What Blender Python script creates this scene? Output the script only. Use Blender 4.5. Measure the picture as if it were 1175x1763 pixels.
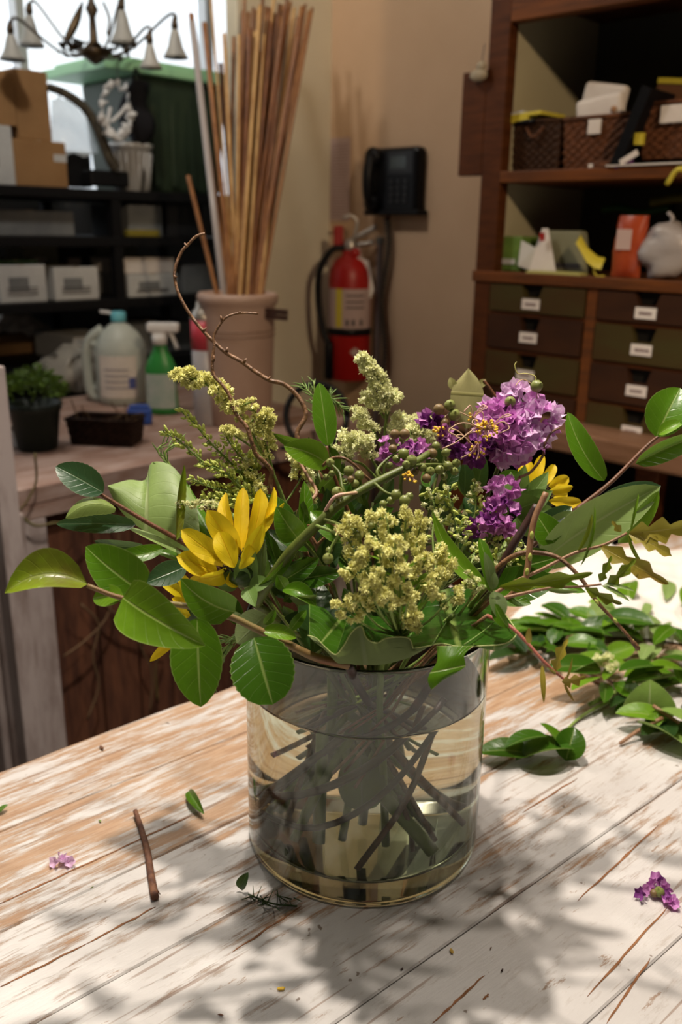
import bpy, math, random
from mathutils import Vector, Matrix, noise
for _o in list(bpy.data.objects): bpy.data.objects.remove(_o)
S = bpy.context.scene
C = S.collection
V = Vector
# ------------------------------------------------------------------ camera
FP, CX, CY = 1500.0, 587.5, 881.5
TH, RO = math.radians(18.0), math.radians(0.9)
CAM = V((-0.020, -0.666, 0.522))
F_ = V((0, math.cos(TH), -math.sin(TH)))
R0 = V((1, 0, 0)); U0 = V((0, math.sin(TH), math.cos(TH)))
R_ = R0*math.cos(RO) + U0*math.sin(RO)
U_ = U0*math.cos(RO) - R0*math.sin(RO)
cd = bpy.data.cameras.new('camera'); co = bpy.data.objects.new('camera', cd); C.objects.link(co)
cm = Matrix.Identity(4)
for i in range(3):
    cm[i][0], cm[i][1], cm[i][2], cm[i][3] = R_[i], U_[i], -F_[i], CAM[i]
co.matrix_world = cm
cd.sensor_fit = 'VERTICAL'; cd.sensor_height = 23.6; cd.lens = 23.6*FP/1763.0
cd.dof.use_dof = True; cd.dof.focus_distance = 0.655; cd.dof.aperture_fstop = 3.9
cd.clip_start = 0.02
S.camera = co
# ------------------------------------------------------------------ world, exposure, lights
S.view_settings.view_transform = 'Standard'; S.view_settings.look = 'None'
S.view_settings.gamma = 1; S.view_settings.use_curve_mapping = False
S.view_settings.exposure = 0.0
w = bpy.data.worlds.new('world'); S.world = w; w.use_nodes = True
w.node_tree.nodes['Background'].inputs[0].default_value = (0.9, 0.80, 0.72, 1)
w.node_tree.nodes['Background'].inputs[1].default_value = 0.05
def lamp(name, loc, power, color, radius, target=None, spot=None, blend=.6):
    d = bpy.data.lights.new(name, 'SPOT' if spot else 'POINT'); d.energy = power; d.color = color
    d.shadow_soft_size = radius
    if spot: d.spot_size = math.radians(spot); d.spot_blend = blend
    o = bpy.data.objects.new(name, d); C.objects.link(o); o.location = loc
    if target: o.rotation_euler = (V(target)-V(loc)).to_track_quat('-Z', 'Y').to_euler()
    return o
lamp('overhead_spot', (-0.12, 0.10, 1.74), 112, (1.0, 0.89, 0.77), 0.03, (0.0, 0.05, 0.1), 80)
lamp('overhead_spot', (0.62, 0.30, 1.74), 34, (1.0, 0.89, 0.77), 0.03, (0.15, 0.1, 0), 85)
lamp('overhead_spot', (-0.10, 0.66, 1.74), 26, (1.0, 0.90, 0.79), 0.03, (0.08, 0.1, 0), 85)
lamp('overhead_spot', (-0.05, -0.50, 1.74), 17, (1.0, 0.90, 0.78), 0.04, (0.02, -0.05, 0.3), 50)  # added front fill that brightens the flowers
lamp('pendant_spot', (0.80, -1.00, 1.45), 95, (1.0, 0.74, 0.48), 0.05, (0.30, 2.0, 0.40), 46)
lamp('bench_fill', (-0.62, 1.15, 1.62), 22, (1.0, 0.93, 0.84), 0.05)  # added fill lamp brightening the bench, jug, boxes and pillar
# ------------------------------------------------------------------ pixel -> place
def ray(px, py): return F_ + R_*((px-CX)/FP) - U_*((py-CY)/FP)
def P(px, py, d): return CAM + ray(px, py)*d
def Pz(px, py, z=0.0):
    r = ray(px, py); return CAM + r*((z-CAM.z)/r.z)
class Plane:
    def __init__(s, o, ang):
        s.o = V(o); s.ang = ang; s.x = V((math.cos(ang), math.sin(ang), 0)); s.n = V((-math.sin(ang), math.cos(ang), 0))
    def hit(s, px, py, v=0.0):
        r = ray(px, py); q = s.o + s.n*v
        p = CAM + r*((q-CAM).dot(s.n)/r.dot(s.n)); return ((p-s.o).dot(s.x), p.z)
    def w(s, u, v, z): 
        p = s.o + s.x*u + s.n*v; return V((p.x, p.y, z))
# ------------------------------------------------------------------ materials
MAT = {}
def _mix(nt, a, b, fac):
    n = nt.nodes.new('ShaderNodeMix'); n.data_type = 'RGBA'
    for i, x in ((6, a), (7, b), (0, fac)):
        if hasattr(x, 'is_linked'): nt.links.new(x, n.inputs[i])
        else: n.inputs[i].default_value = x if i == 0 else (*x[:3], 1)
    return n.outputs[2]
def _math(nt, op, a, b=0.0, c=0.0):
    n = nt.nodes.new('ShaderNodeMath'); n.operation = op
    for i, x in enumerate((a, b, c)):
        if hasattr(x, 'is_linked'): nt.links.new(x, n.inputs[i])
        else: n.inputs[i].default_value = x
    return n.outputs[0]
def _ramp(nt, x, a, b):
    n = nt.nodes.new('ShaderNodeMapRange'); nt.links.new(x, n.inputs[0]); n.inputs[1].default_value = a; n.inputs[2].default_value = b
    return n.outputs[0]
def _noise(nt, scale, vec=None, detail=4, rough=.6):
    n = nt.nodes.new('ShaderNodeTexNoise'); n.inputs['Scale'].default_value = scale; n.inputs['Detail'].default_value = detail
    n.inputs['Roughness'].default_value = rough
    if vec is not None: nt.links.new(vec, n.inputs['Vector'])
    return n.outputs[0]
def _map(nt, src, scale=(1, 1, 1), rot=(0, 0, 0)):
    n = nt.nodes.new('ShaderNodeMapping'); nt.links.new(src, n.inputs[0]); n.inputs['Scale'].default_value = scale; n.inputs['Rotation'].default_value = rot
    return n.outputs[0]
def mat(name, col, rough=.5, metal=0, col2=None, ns=20, stretch=(1, 1, 1), amt=(.35, .65), bump=0, bs=None, trans=0, ior=1.45, emit=None, sheen=0, coat=0, alpha=1, tl=0):
    if name in MAT: return MAT[name]
    m = bpy.data.materials.new(name); m.use_nodes = True; nt = m.node_tree; b = nt.nodes['Principled BSDF']; MAT[name] = m
    b.inputs['Base Color'].default_value = (*col, 1); b.inputs['Roughness'].default_value = rough; b.inputs['Metallic'].default_value = metal
    b.inputs['Transmission Weight'].default_value = trans; b.inputs['IOR'].default_value = ior
    if 'wood' in name or 'wicker' in name or 'board' in name or 'black' in name: b.inputs['Specular IOR Level'].default_value = .18
    b.inputs['Coat Weight'].default_value = coat; b.inputs['Alpha'].default_value = alpha
    tc = nt.nodes.new('ShaderNodeTexCoord'); mp = _map(nt, tc.outputs['Object'], stretch)
    if col2 is not None:
        nz = _ramp(nt, _noise(nt, ns, mp), *amt); nt.links.new(_mix(nt, col, col2, nz), b.inputs['Base Color'])
    if bump:
        bn = nt.nodes.new('ShaderNodeBump'); bn.inputs['Strength'].default_value = bump; bn.inputs['Distance'].default_value = .004
        nt.links.new(_noise(nt, bs or ns, mp), bn.inputs['Height']); nt.links.new(bn.outputs[0], b.inputs['Normal'])
    if emit: b.inputs['Emission Color'].default_value = (*emit[:3], 1); b.inputs['Emission Strength'].default_value = emit[3]
    if tl:
        out = nt.nodes['Material Output']; t = nt.nodes.new('ShaderNodeBsdfTranslucent'); ms = nt.nodes.new('ShaderNodeMixShader')
        ms.inputs[0].default_value = tl; t.inputs[0].default_value = (*col, 1)
        nt.links.new(b.outputs[0], ms.inputs[1]); nt.links.new(t.outputs[0], ms.inputs[2]); nt.links.new(ms.outputs[0], out.inputs[0])
    return m
def leafmat(name, front, back, vein, rough=.3, nveins=7, tl=.22, blotch=None):
    m = bpy.data.materials.new(name); m.use_nodes = True; nt = m.node_tree; b = nt.nodes['Principled BSDF']; MAT[name] = m
    tc = nt.nodes.new('ShaderNodeTexCoord'); sx = nt.nodes.new('ShaderNodeSeparateXYZ'); nt.links.new(tc.outputs['UV'], sx.inputs[0])
    s = _math(nt, 'ABSOLUTE', _math(nt, 'MULTIPLY_ADD', sx.outputs[0], 2.0, -1.0)); t = sx.outputs[1]
    rib = _ramp(nt, s, .065, .02)
    k = _math(nt, 'SUBTRACT', _math(nt, 'MULTIPLY', t, float(nveins)), _math(nt, 'MULTIPLY', s, 1.6))
    fr = _math(nt, 'ABSOLUTE', _math(nt, 'SUBTRACT', _math(nt, 'FRACT', k), .5))
    sv = _ramp(nt, fr, .07, .0)
    edge = _ramp(nt, s, .95, .985)
    mask = _math(nt, 'MAXIMUM', _math(nt, 'MAXIMUM', _math(nt, 'MULTIPLY', rib, .8), _math(nt, 'MULTIPLY', sv, .10)), _math(nt, 'MULTIPLY', edge, .55))
    nz = _ramp(nt, _noise(nt, 38, tc.outputs['Object']), .3, .75)
    oi = nt.nodes.new('ShaderNodeObjectInfo')
    f2 = tuple(c*.62 for c in front); fr_c = _mix(nt, front, f2, _math(nt, 'MULTIPLY', nz, .8))
    fr_c = _mix(nt, fr_c, tuple(min(1, c*1.35+.004) for c in front), _math(nt, 'MULTIPLY', oi.outputs['Random'], .5))
    if blotch is not None:
        fr_c = _mix(nt, fr_c, blotch, _ramp(nt, _noise(nt, 22, tc.outputs['Object']), .5, .7))
    g = nt.nodes.new('ShaderNodeNewGeometry')
    c = _mix(nt, fr_c, _mix(nt, back, tuple(x*.8 for x in back), nz), g.outputs['Backfacing'])
    c = _mix(nt, c, vein, mask)
    b.inputs['Specular IOR Level'].default_value = .38
    nt.links.new(c, b.inputs['Base Color'])
    nt.links.new(_math(nt, 'MULTIPLY_ADD', g.outputs['Backfacing'], .25, rough), b.inputs['Roughness'])
    bn = nt.nodes.new('ShaderNodeBump'); bn.inputs['Strength'].default_value = .35; bn.inputs['Distance'].default_value = .0012
    nt.links.new(_math(nt, 'ADD', _math(nt, 'MULTIPLY', _math(nt, 'MAXIMUM', rib, _math(nt, 'MULTIPLY', sv, .25)), -1.0), _math(nt, 'MULTIPLY', nz, .7)), bn.inputs['Height'])
    nt.links.new(bn.outputs[0], b.inputs['Normal'])
    out = nt.nodes['Material Output']; tr = nt.nodes.new('ShaderNodeBsdfTranslucent'); ms = nt.nodes.new('ShaderNodeMixShader'); ms.inputs[0].default_value = tl
    nt.links.new(_mix(nt, c, (.35, .5, .05), .3), tr.inputs[0]); nt.links.new(b.outputs[0], ms.inputs[1]); nt.links.new(tr.outputs[0], ms.inputs[2]); nt.links.new(ms.outputs[0], out.inputs[0])
    return m
leafmat('leaf_deep', (.034, .105, .005), (.11, .17, .035), (.22, .30, .08), .26)
leafmat('leaf_glossy', (.020, .075, .006), (.11, .17, .035), (.20, .28, .07), .16, 5)
leafmat('leaf_mid', (.070, .18, .005), (.14, .21, .045), (.28, .38, .10), .30)
leafmat('leaf_bright', (.13, .27, .010), (.20, .28, .06), (.35, .45, .12), .32)
leafmat('leaf_olive', (.17, .24, .010), (.17, .20, .05), (.28, .33, .07), .28, blotch=(.12, .10, .015))
leafmat('leaf_blue', (.030, .085, .035), (.09, .14, .07), (.16, .24, .12), .30)
leafmat('leaf_pale', (.24, .35, .10), (.28, .38, .13), (.34, .42, .18), .45)
leafmat('leaf_fresh', (.24, .38, .08), (.26, .38, .12), (.42, .52, .22), .35)
leafmat('leaf_bronze', (.36, .29, .035), (.34, .27, .05), (.50, .40, .10), .4, blotch=(.28, .15, .03))
leafmat('leaf_tan', (.33, .31, .11), (.36, .33, .14), (.28, .26, .09), .6)
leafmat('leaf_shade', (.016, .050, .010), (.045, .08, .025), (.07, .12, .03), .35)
leafmat('leaf_grey', (.12, .18, .05), (.16, .21, .08), (.18, .22, .11), .7)
leafmat('petal_yellow', (.96, .66, .008), (.90, .58, .01), (.85, .50, .003), .5, 3, .35)
leafmat('sepal_green', (.14, .25, .05), (.22, .33, .09), (.26, .38, .12), .55)
def clearmat(name, col, ior, thin):
    m = bpy.data.materials.new(name); m.use_nodes = True; nt = m.node_tree; nt.nodes.clear(); MAT[name] = m
    out = nt.nodes.new('ShaderNodeOutputMaterial'); g = nt.nodes.new('ShaderNodeBsdfGlass'); g.inputs['Color'].default_value = (*col, 1); g.inputs['IOR'].default_value = ior; g.inputs['Roughness'].default_value = 0
    t = nt.nodes.new('ShaderNodeBsdfTransparent'); t.inputs[0].default_value = (*col, 1); ms = nt.nodes.new('ShaderNodeMixShader'); ms.inputs[0].default_value = thin
    gl = nt.nodes.new('ShaderNodeBsdfGlossy'); gl.inputs['Roughness'].default_value = .02; fr = nt.nodes.new('ShaderNodeFresnel'); fr.inputs[0].default_value = ior; m2 = nt.nodes.new('ShaderNodeMixShader')
    nt.links.new(fr.outputs[0], m2.inputs[0]); nt.links.new(t.outputs[0], m2.inputs[1]); nt.links.new(gl.outputs[0], m2.inputs[2])
    nt.links.new(g.outputs[0], ms.inputs[1]); nt.links.new(m2.outputs[0], ms.inputs[2]); nt.links.new(ms.outputs[0], out.inputs[0]); return m
M_stem = mat('stem_green', (.13, .17, .03), .45, col2=(.08, .10, .02), ns=60)
M_stem2 = mat('stem_light_green', (.24, .33, .08), .5, col2=(.17, .25, .05), ns=60)
M_red = mat('stem_red_brown', (.17, .06, .025), .5, col2=(.10, .045, .018), ns=120, bump=.3)
M_pink = mat('stem_pink', (.35, .19, .11), .5, col2=(.24, .12, .05), ns=100)
M_willow = mat('willow_bark', (.27, .14, .065), .45, col2=(.12, .06, .03), ns=220, bump=.5)
M_dark = mat('stem_dark', (.05, .02, .015), .45, col2=(.03, .015, .012), ns=120)
M_gold = mat('floret_cream', (.95, .92, .46), .8, col2=(.84, .84, .30), ns=160, tl=.25)
M_gold2 = mat('floret_pale', (.93, .93, .60), .8, col2=(.84, .86, .44), ns=160, tl=.25)
M_bud = mat('bud_yellow_green', (.58, .64, .15), .6, col2=(.48, .56, .11), ns=120)
M_berry = mat('capsule_green', (.22, .27, .07), .38, col2=(.17, .15, .05), ns=60, amt=(.4, .75))
M_berry2 = mat('capsule_brown', (.25, .17, .07), .45, col2=(.14, .09, .04), ns=150)
M_purple = mat('petal_purple', (.62, .20, .58), .6, col2=(.80, .42, .77), ns=55, tl=.3)
M_purple_l = mat('petal_lilac', (.93, .70, .92), .6, col2=(.80, .48, .80), ns=55, tl=.3)
M_purple_d = mat('petal_violet', (.17, .03, .20), .6, col2=(.32, .07, .33), ns=55, tl=.2)
M_anther = mat('anther_yellow', (.85, .55, .05), .6)
M_fil = mat('filament', (.60, .42, .22), .5, col2=(.60, .32, .35), ns=40)
M_glass = clearmat('vase_glass', (.97, .985, .975), 1.46, .0)
M_water = clearmat('water', (.86, .87, .79), 1.33, .0)
M_black = mat('black_plastic', (.006, .006, .007), .35)
M_blackm = mat('black_painted_metal', (.008, .008, .009), .5)
M_kraft = mat('cardboard', (.33, .19, .085), .8, col2=(.27, .15, .065), ns=6)
M_white = mat('white_carton', (.55, .56, .55), .7, col2=(.45, .46, .46), ns=9)
M_paper = mat('paper', (.70, .66, .62), .8, col2=(.62, .56, .52), ns=12)
M_grey = mat('grey_carton', (.20, .21, .21), .7, col2=(.13, .14, .15), ns=9)
M_wood = mat('cabinet_wood', (.085, .026, .007), .5, col2=(.05, .015, .004), ns=14, stretch=(1, 1, 6), bump=.15)
M_woodh = mat('cabinet_wood_rail', (.15, .048, .012), .5, col2=(.075, .028, .011), ns=12, stretch=(.6, 6, 6), bump=.15)
M_drawer = mat('drawer_wood', (.050, .026, .009), .5, col2=(.050, .040, .012), ns=5, stretch=(1, 1, 3))
M_drawer2 = mat('drawer_wood_red', (.045, .018, .008), .5, col2=(.030, .013, .007), ns=8, stretch=(1, 1, 3))
M_wick = mat('wicker', (.17, .065, .028), .55, col2=(.07, .028, .014), ns=70, stretch=(1, 1, 3), bump=.9)
M_back = mat('cabinet_back_shaded', (.055, .055, .042), .8, col2=(.042, .042, .034), ns=5)  # darkened so the colour stands for shade inside the cabinet
M_yel = mat('yellow_ribbon', (.55, .46, .04), .5)
M_red_p = mat('extinguisher_red', (.34, .008, .006), .4)
M_metal = mat('dull_metal', (.45, .42, .38), .35, metal=.8)
M_ink = mat('ink', (.06, .055, .06), .7)
M_lav = mat('pinkish_paper', (.44, .33, .31), .8)
M_bamboo3 = mat('bamboo_dark', (.24, .095, .035), .5, col2=(.13, .05, .02), ns=9, stretch=(6, 6, 1))
M_bamboo = mat('bamboo', (.32, .145, .048), .5, col2=(.19, .075, .025), ns=9, stretch=(6, 6, 1))
M_bamboo2 = mat('bamboo_pale', (.58, .37, .15), .5, col2=(.40, .22, .08), ns=9, stretch=(6, 6, 1))
M_crock = mat('crock_ceramic', (.44, .31, .25), .45, col2=(.38, .26, .21), ns=5)
M_jug = mat('jug_plastic', (.60, .66, .62), .4, tl=.3)
M_greenp = mat('green_plastic', (.03, .24, .05), .35)
M_tote = mat('tote_dark_green', (.030, .050, .026), .5, col2=(.02, .035, .018), ns=4)
M_totel = mat('tote_lid_green', (.36, .68, .40), .5)
M_whitep = mat('white_plastic', (.66, .67, .68), .4)
M_clear = mat('clear_plastic', (.75, .80, .82), .15, tl=.4, alpha=.55)
M_blue = mat('blue_plastic', (.03, .09, .42), .4)
M_bell = mat('chandelier_glass', (.55, .55, .52), .35, tl=.35)
M_bronze = mat('chandelier_bronze', (.10, .065, .03), .4, metal=.6, col2=(.03, .02, .015), ns=40)
M_cloth = mat('white_cloth', (.83, .78, .73), .95, bump=.25, ns=260)
M_vine = mat('dry_vine', (.13, .075, .035), .8)
M_barn = mat('barn_board', (.16, .065, .035), .75, col2=(.07, .03, .02), ns=9, stretch=(6, 6, .8), bump=.3)
M_bench = mat('bench_paint_worn', (.42, .31, .27), .7, col2=(.26, .15, .11), ns=9, stretch=(1, 3, 3), bump=.2)
M_post = mat('post_paint_worn', (.44, .37, .35), .7, col2=(.20, .14, .12), ns=10, stretch=(3, 3, .7), amt=(.45, .8), bump=.2)
# ------------------------------------------------------------------ meshes
WM = {}
def catmull(pts, k=5):
    pts = [V(p) for p in pts]
    if len(pts) < 3: 
        return [pts[0].lerp(pts[1], i/k) for i in range(k+1)]
    out = []; q = [pts[0]*2-pts[1]] + pts + [pts[-1]*2-pts[-2]]
    for i in range(1, len(q)-2):
        a, b, c, d = q[i-1:i+3]
        for j in range(k):
            t = j/k
            out.append(.5*((2*b)+(c-a)*t+(2*a-5*b+4*c-d)*t*t+(3*b-a-3*c+d)*t*t*t))
    out.append(pts[-1]); return out
class MB:
    def __init__(s): s.v = []; s.f = []; s.uv = {}
    def box(s, x0, x1, y0, y1, z0, z1, M=None):
        b = len(s.v)
        for z in (z0, z1):
            for x, y in ((x0, y0), (x1, y0), (x1, y1), (x0, y1)):
                p = V((x, y, z)); s.v.append(M @ p if M else p)
        for q in ((3, 2, 1, 0), (4, 5, 6, 7), (0, 1, 5, 4), (1, 2, 6, 5), (2, 3, 7, 6), (3, 0, 4, 7)): s.f.append([b+i for i in q])
        return s
    def tube(s, pts, rad, n=6, k=4, smooth=True):
        pts = catmull(pts, k) if smooth else [V(p) for p in pts]
        m = len(pts); b = len(s.v); up = None
        for i, p in enumerate(pts):
            d = (pts[min(i+1, m-1)]-pts[max(i-1, 0)])
            if d.length < 1e-9: d = V((0, 0, 1))
            d.normalize()
            if up is None: up = d.orthogonal().normalized()
            up = (up-d*up.dot(d)); up = up.normalized() if up.length > 1e-6 else d.orthogonal().normalized()
            sd = d.cross(up); t = i/(m-1)
            r = rad if isinstance(rad, (int, float)) else (rad(t) if callable(rad) else rad[0]+(rad[1]-rad[0])*t)
            for j in range(n):
                a = 2*math.pi*j/n; s.v.append(p+(up*math.cos(a)+sd*math.sin(a))*r)
        for i in range(m-1):
            for j in range(n):
                s.f.append([b+i*n+j, b+i*n+(j+1) % n, b+(i+1)*n+(j+1) % n, b+(i+1)*n+j])
        s.f.append([b+j for j in reversed(range(n))]); s.f.append([b+(m-1)*n+j for j in range(n)])
        return s
    def lathe(s, prof, n=24, M=None, close=False):
        b = len(s.v); m = len(prof)
        for r, z in prof:
            for j in range(n):
                a = 2*math.pi*j/n; p = V((r*math.cos(a), r*math.sin(a), z)); s.v.append(M @ p if M else p)
        for i in range(m-1):
            for j in range(n):
                s.f.append([b+i*n+j, b+i*n+(j+1) % n, b+(i+1)*n+(j+1) % n, b+(i+1)*n+j])
        if not close:
            s.f.append([b+j for j in reversed(range(n))]); s.f.append([b+(m-1)*n+j for j in range(n)])
        else:
            for j in range(n): s.f.append([b+(m-1)*n+j, b+(m-1)*n+(j+1) % n, b+(j+1) % n, b+j])
        return s
    def ball(s, c, r, nu=8, nv=5, M=None):
        c = V(c); r = V((r, r, r)) if isinstance(r, (int, float)) else V(r)
        b = len(s.v)
        for i in range(1, nv):
            a = math.pi*i/nv
            for j in range(nu):
                q = 2*math.pi*j/nu; p = c+V((r.x*math.sin(a)*math.cos(q), r.y*math.sin(a)*math.sin(q), r.z*math.cos(a))); s.v.append(M @ p if M else p)
        t0 = len(s.v)
        for z in (1, -1):
            p = c+V((0, 0, r.z*z)); s.v.append(M @ p if M else p)
        for i in range(nv-2):
            for j in range(nu): s.f.append([b+i*nu+j, b+(i+1)*nu+j, b+(i+1)*nu+(j+1) % nu, b+i*nu+(j+1) % nu])
        for j in range(nu):
            s.f.append([t0, b+j, b+(j+1) % nu]); s.f.append([t0+1, b+(nv-2)*nu+(j+1) % nu, b+(nv-2)*nu+j])
        return s
    def grid(s, rows, uvs=True):
        b = len(s.v); m = len(rows); n = len(rows[0])
        for r in rows: s.v += [V(p) for p in r]
        for i in range(m-1):
            for j in range(n-1):
                s.uv[len(s.f)] = [(j/(n-1), i/(m-1)), ((j+1)/(n-1), i/(m-1)), ((j+1)/(n-1), (i+1)/(m-1)), (j/(n-1), (i+1)/(m-1))]
                s.f.append([b+i*n+j, b+i*n+j+1, b+(i+1)*n+j+1, b+(i+1)*n+j])
        return s
    def mesh(s, name, m, smooth=True, bevel=0):
        me = bpy.data.meshes.new(name); me.from_pydata([tuple(p) for p in s.v], [], s.f)
        if s.uv:
            u = me.uv_layers.new(name='UVMap')
            for fi, p in enumerate(me.polygons):
                q = s.uv.get(fi)
                if q:
                    for li, c in zip(p.loop_indices, q): u.data[li].uv = c
        me.materials.append(m)
        if smooth: me.polygons.foreach_set('use_smooth', [True]*len(me.polygons))
        return me
    def build(s, name, m, parent=None, smooth=True, local=False, bevel=0, org=None):
        M = None
        if parent is not None and not local:
            M = WM[parent.name].inverted(); s.v = [M @ p for p in s.v]
        if parent is None and not local:
            if org is None:
                lo = min(s.v, key=lambda p: p.z); n = len(s.v)
                org = V((sum(p.x for p in s.v)/n, sum(p.y for p in s.v)/n, lo.z))
            s.v = [p-org for p in s.v]
        me = s.mesh(name, m, smooth); o = bpy.data.objects.new(name, me); C.objects.link(o)
        if parent is not None: o.parent = parent; WM[o.name] = WM[parent.name]
        else:
            o.location = org or (0, 0, 0); WM[o.name] = Matrix.Translation(org or (0, 0, 0))
        if bevel:
            bv = o.modifiers.new('bevel', 'BEVEL'); bv.width = bevel; bv.segments = 2; bv.limit_method = 'ANGLE'
        if smooth and not s.uv:
            pass
        return o
def tag(o, label=None, cat=None, group=None, kind=None):
    if label: o['label'] = label
    if cat: o['category'] = cat
    if group: o['group'] = group
    if kind: o['kind'] = kind
    return o
def thing(name, label, cat, loc, rot=0.0, group=None):
    o = bpy.data.objects.new(name, None); C.objects.link(o); o.location = V(loc); o.rotation_euler = (0, 0, rot); o.empty_display_size = .02
    WM[o.name] = Matrix.Translation(V(loc)) @ Matrix.Rotation(rot, 4, 'Z'); tag(o, label, cat, group); return o
def inst(me, name, parent, M):
    o = bpy.data.objects.new(name, me); C.objects.link(o); o.parent = parent
    o.matrix_basis = WM[parent.name].inverted() @ M; WM[o.name] = M; return o
def frame(pos, z, s=1.0, spin=0.0):
    z = V(z).normalized(); x = z.orthogonal().normalized(); y = z.cross(x)
    m = Matrix((( x.x*s, y.x*s, z.x*s, pos[0]), (x.y*s, y.y*s, z.y*s, pos[1]), (x.z*s, y.z*s, z.z*s, pos[2]), (0, 0, 0, 1)))
    return m @ Matrix.Rotation(spin, 4, 'Z')
# ------------------------------------------------------------------ leaf
RN = random.Random(11)
OUT = {'ov': (.55, .70), 'round': (.5, .5), 'lance': (.75, .85), 'petal': (.70, .58), 'heart': (.33, .75), 'narrow': (.5, .5), 'acum': (.6, 1.05)}
def leafmesh(base, tip, width, N, shape='ov', fold=.22, curl=.08, bend=0., droop=0., twist=0., serr=.0, wave=0., lobes=0, lobe_amp=.4, nseg=None, ncr=6, asym=0.):
    a, b = OUT[shape]; tm = a/(a+b); mx = tm**a*(1-tm)**b
    base, tip = V(base), V(tip); A = tip-base; L = A.length; Ad = A/L
    N = V(N); N = (N-Ad*N.dot(Ad)).normalized(); Sd = Ad.cross(N); hw = width/2
    n = nseg or (36 if lobes else (22 if serr else 12)); rows = []; ph = RN.random()*6
    for i in range(n+1):
        t = i/n; te = min(max(t, .0), 1.)
        wv = (te**a)*((1-te)**b)/mx
        if lobes: fr_ = (lobes*te+.1) % 1.0; wv *= .42+lobe_amp*2.2*(fr_/.72 if fr_ < .72 else (1-fr_)/.28); wv = max(wv, .06 if te < .95 else .0)
        if serr and 0 < i < n: wv *= 1+serr*(1 if i % 2 else -1)
        wv = max(wv, .012)
        c = base+A*t + N*(curl*L*4*t*(1-t)-droop*L*t*t) + Sd*(bend*L*4*t*(1-t))
        tw = twist*t; Nn = N*math.cos(tw)+Sd*math.sin(tw); Ss = Sd*math.cos(tw)-N*math.sin(tw)
        row = []
        for j in range(ncr+1):
            s_ = -1+2*j/ncr
            ww = hw*wv*(1+asym*s_)
            off = fold*abs(s_)**1.3*hw*wv + wave*hw*wv*s_*math.sin(t*9+ph+ (2 if s_ > 0 else 0))
            row.append(c+Ss*(s_*ww*math.sqrt(max(.05, 1-min(fold, .9)**2)))+Nn*off)
        rows.append(row)
    return MB().grid(rows)
def leaf(parent, m, b, t, wpx, roll=0, name='leaf', label=None, **k):
    """b, t = (px, py, depth); the blade faces the camera when roll = 0"""
    B, T = P(*b), P(*t); mid = (B+T)/2; A = (T-B).normalized(); N = (CAM-mid).normalized(); N = (N-A*N.dot(A)).normalized()
    N = Matrix.Rotation(math.radians(roll), 3, A) @ N
    o = leafmesh(B, T, wpx*(b[2]+t[2])/2/FP, N, **k).build(name, MAT[m], parent)
    if label: o['label'] = label
    return o
def loft(parent, m, e1, e2, bulge=0.0, n=6, name='leaf', k=4):
    a = catmull([P(*p) for p in e1], k); b = catmull([P(*p) for p in e2], k); rows = []
    for p, q in zip(a, b):
        nn = (CAM-p).normalized()
        rows.append([p.lerp(q, j/n)+nn*(bulge*4*(j/n)*(1-j/n)) for j in range(n+1)])
    return MB().grid([list(c) for c in zip(*rows)]).build(name, MAT[m], parent)
def stem(parent, pts, r, m=None, name='stem', n=6, k=5):
    return MB().tube([P(*p) for p in pts], r, n, k).build(name, m or M_stem, parent)

A1 = math.radians(-43.8)            # room axis running along the cabinet front
A2 = A1+math.pi/2                   # room axis of the window wall, the bench and the shelving
ux, ax = V((math.cos(A1), math.sin(A1), 0)), V((math.cos(A2), math.sin(A2), 0))
FLOOR = -0.92
# ================================================================== SETTING
def struct(mb, name, m, smooth=False): return tag(mb.build(name, m, smooth=smooth), kind='structure')
K = V((CAM.x-.05, CAM.y+2.9, 0))
PW = Plane(K, A1)
m_wall = mat('wall_paint', (.55, .38, .245), .85, col2=(.51, .35, .22), ns=3, bump=.05, bs=60)
m_pil = mat('pillar_paint', (.66, .61, .47), .8, col2=(.60, .55, .42), ns=3)
m_flr = mat('floor_concrete', (.10, .075, .06), .7, col2=(.07, .05, .04), ns=4)
m_ceil = mat('ceiling_paint', (.45, .40, .34), .9)
def wallbox(pl, u0, u1, v0, v1, z0, z1, name, m):
    mb = MB(); b = [pl.w(u, v, z) for z in (z0, z1) for u, v in ((u0, v0), (u1, v0), (u1, v1), (u0, v1))]
    mb.v = b; mb.f = [[3, 2, 1, 0], [4, 5, 6, 7], [0, 1, 5, 4], [1, 2, 6, 5], [2, 3, 7, 6], [3, 0, 4, 7]]
    return struct(mb, name, m)
CEIL = 1.85
wallbox(PW, 0, 3.2, 0, .12, FLOOR, CEIL, 'wall_back', m_wall)
PL = Plane(K, A2)                   # the pillar face, local x runs away to the right
up = PL.hit(413, 200)[0]
wallbox(PL, up, .12, 0.0, .05, FLOOR, CEIL, 'wall_pillar', m_pil)
SH0 = V((CAM.x-.936, CAM.y+2.5, 0)); PS = Plane(SH0, A2)     # shelf fronts
sill = PS.hit(180, 334, .62)[1]
wallbox(PS, -1.6, 1.5, .62, .72, FLOOR, sill, 'wall_window', mat('wall_dark_paint', (.05, .05, .055), .8))
wallbox(PS, -1.6, 1.5, .62, .72, 1.45, CEIL, 'wall_window_head', m_pil)
m_pane = mat('window_daylight', (.9, .95, 1), .3, emit=(.86, .93, 1.0, 1.25))
mb = MB(); 
for u, z in ((-1.6, sill), (1.5, sill), (1.5, 1.45), (-1.6, 1.45)): mb.v.append(PS.w(u, .66, z))
mb.f = [[0, 1, 2, 3]]; win = tag(mb.build('window_1', m_pane, smooth=False), kind='structure')
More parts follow.
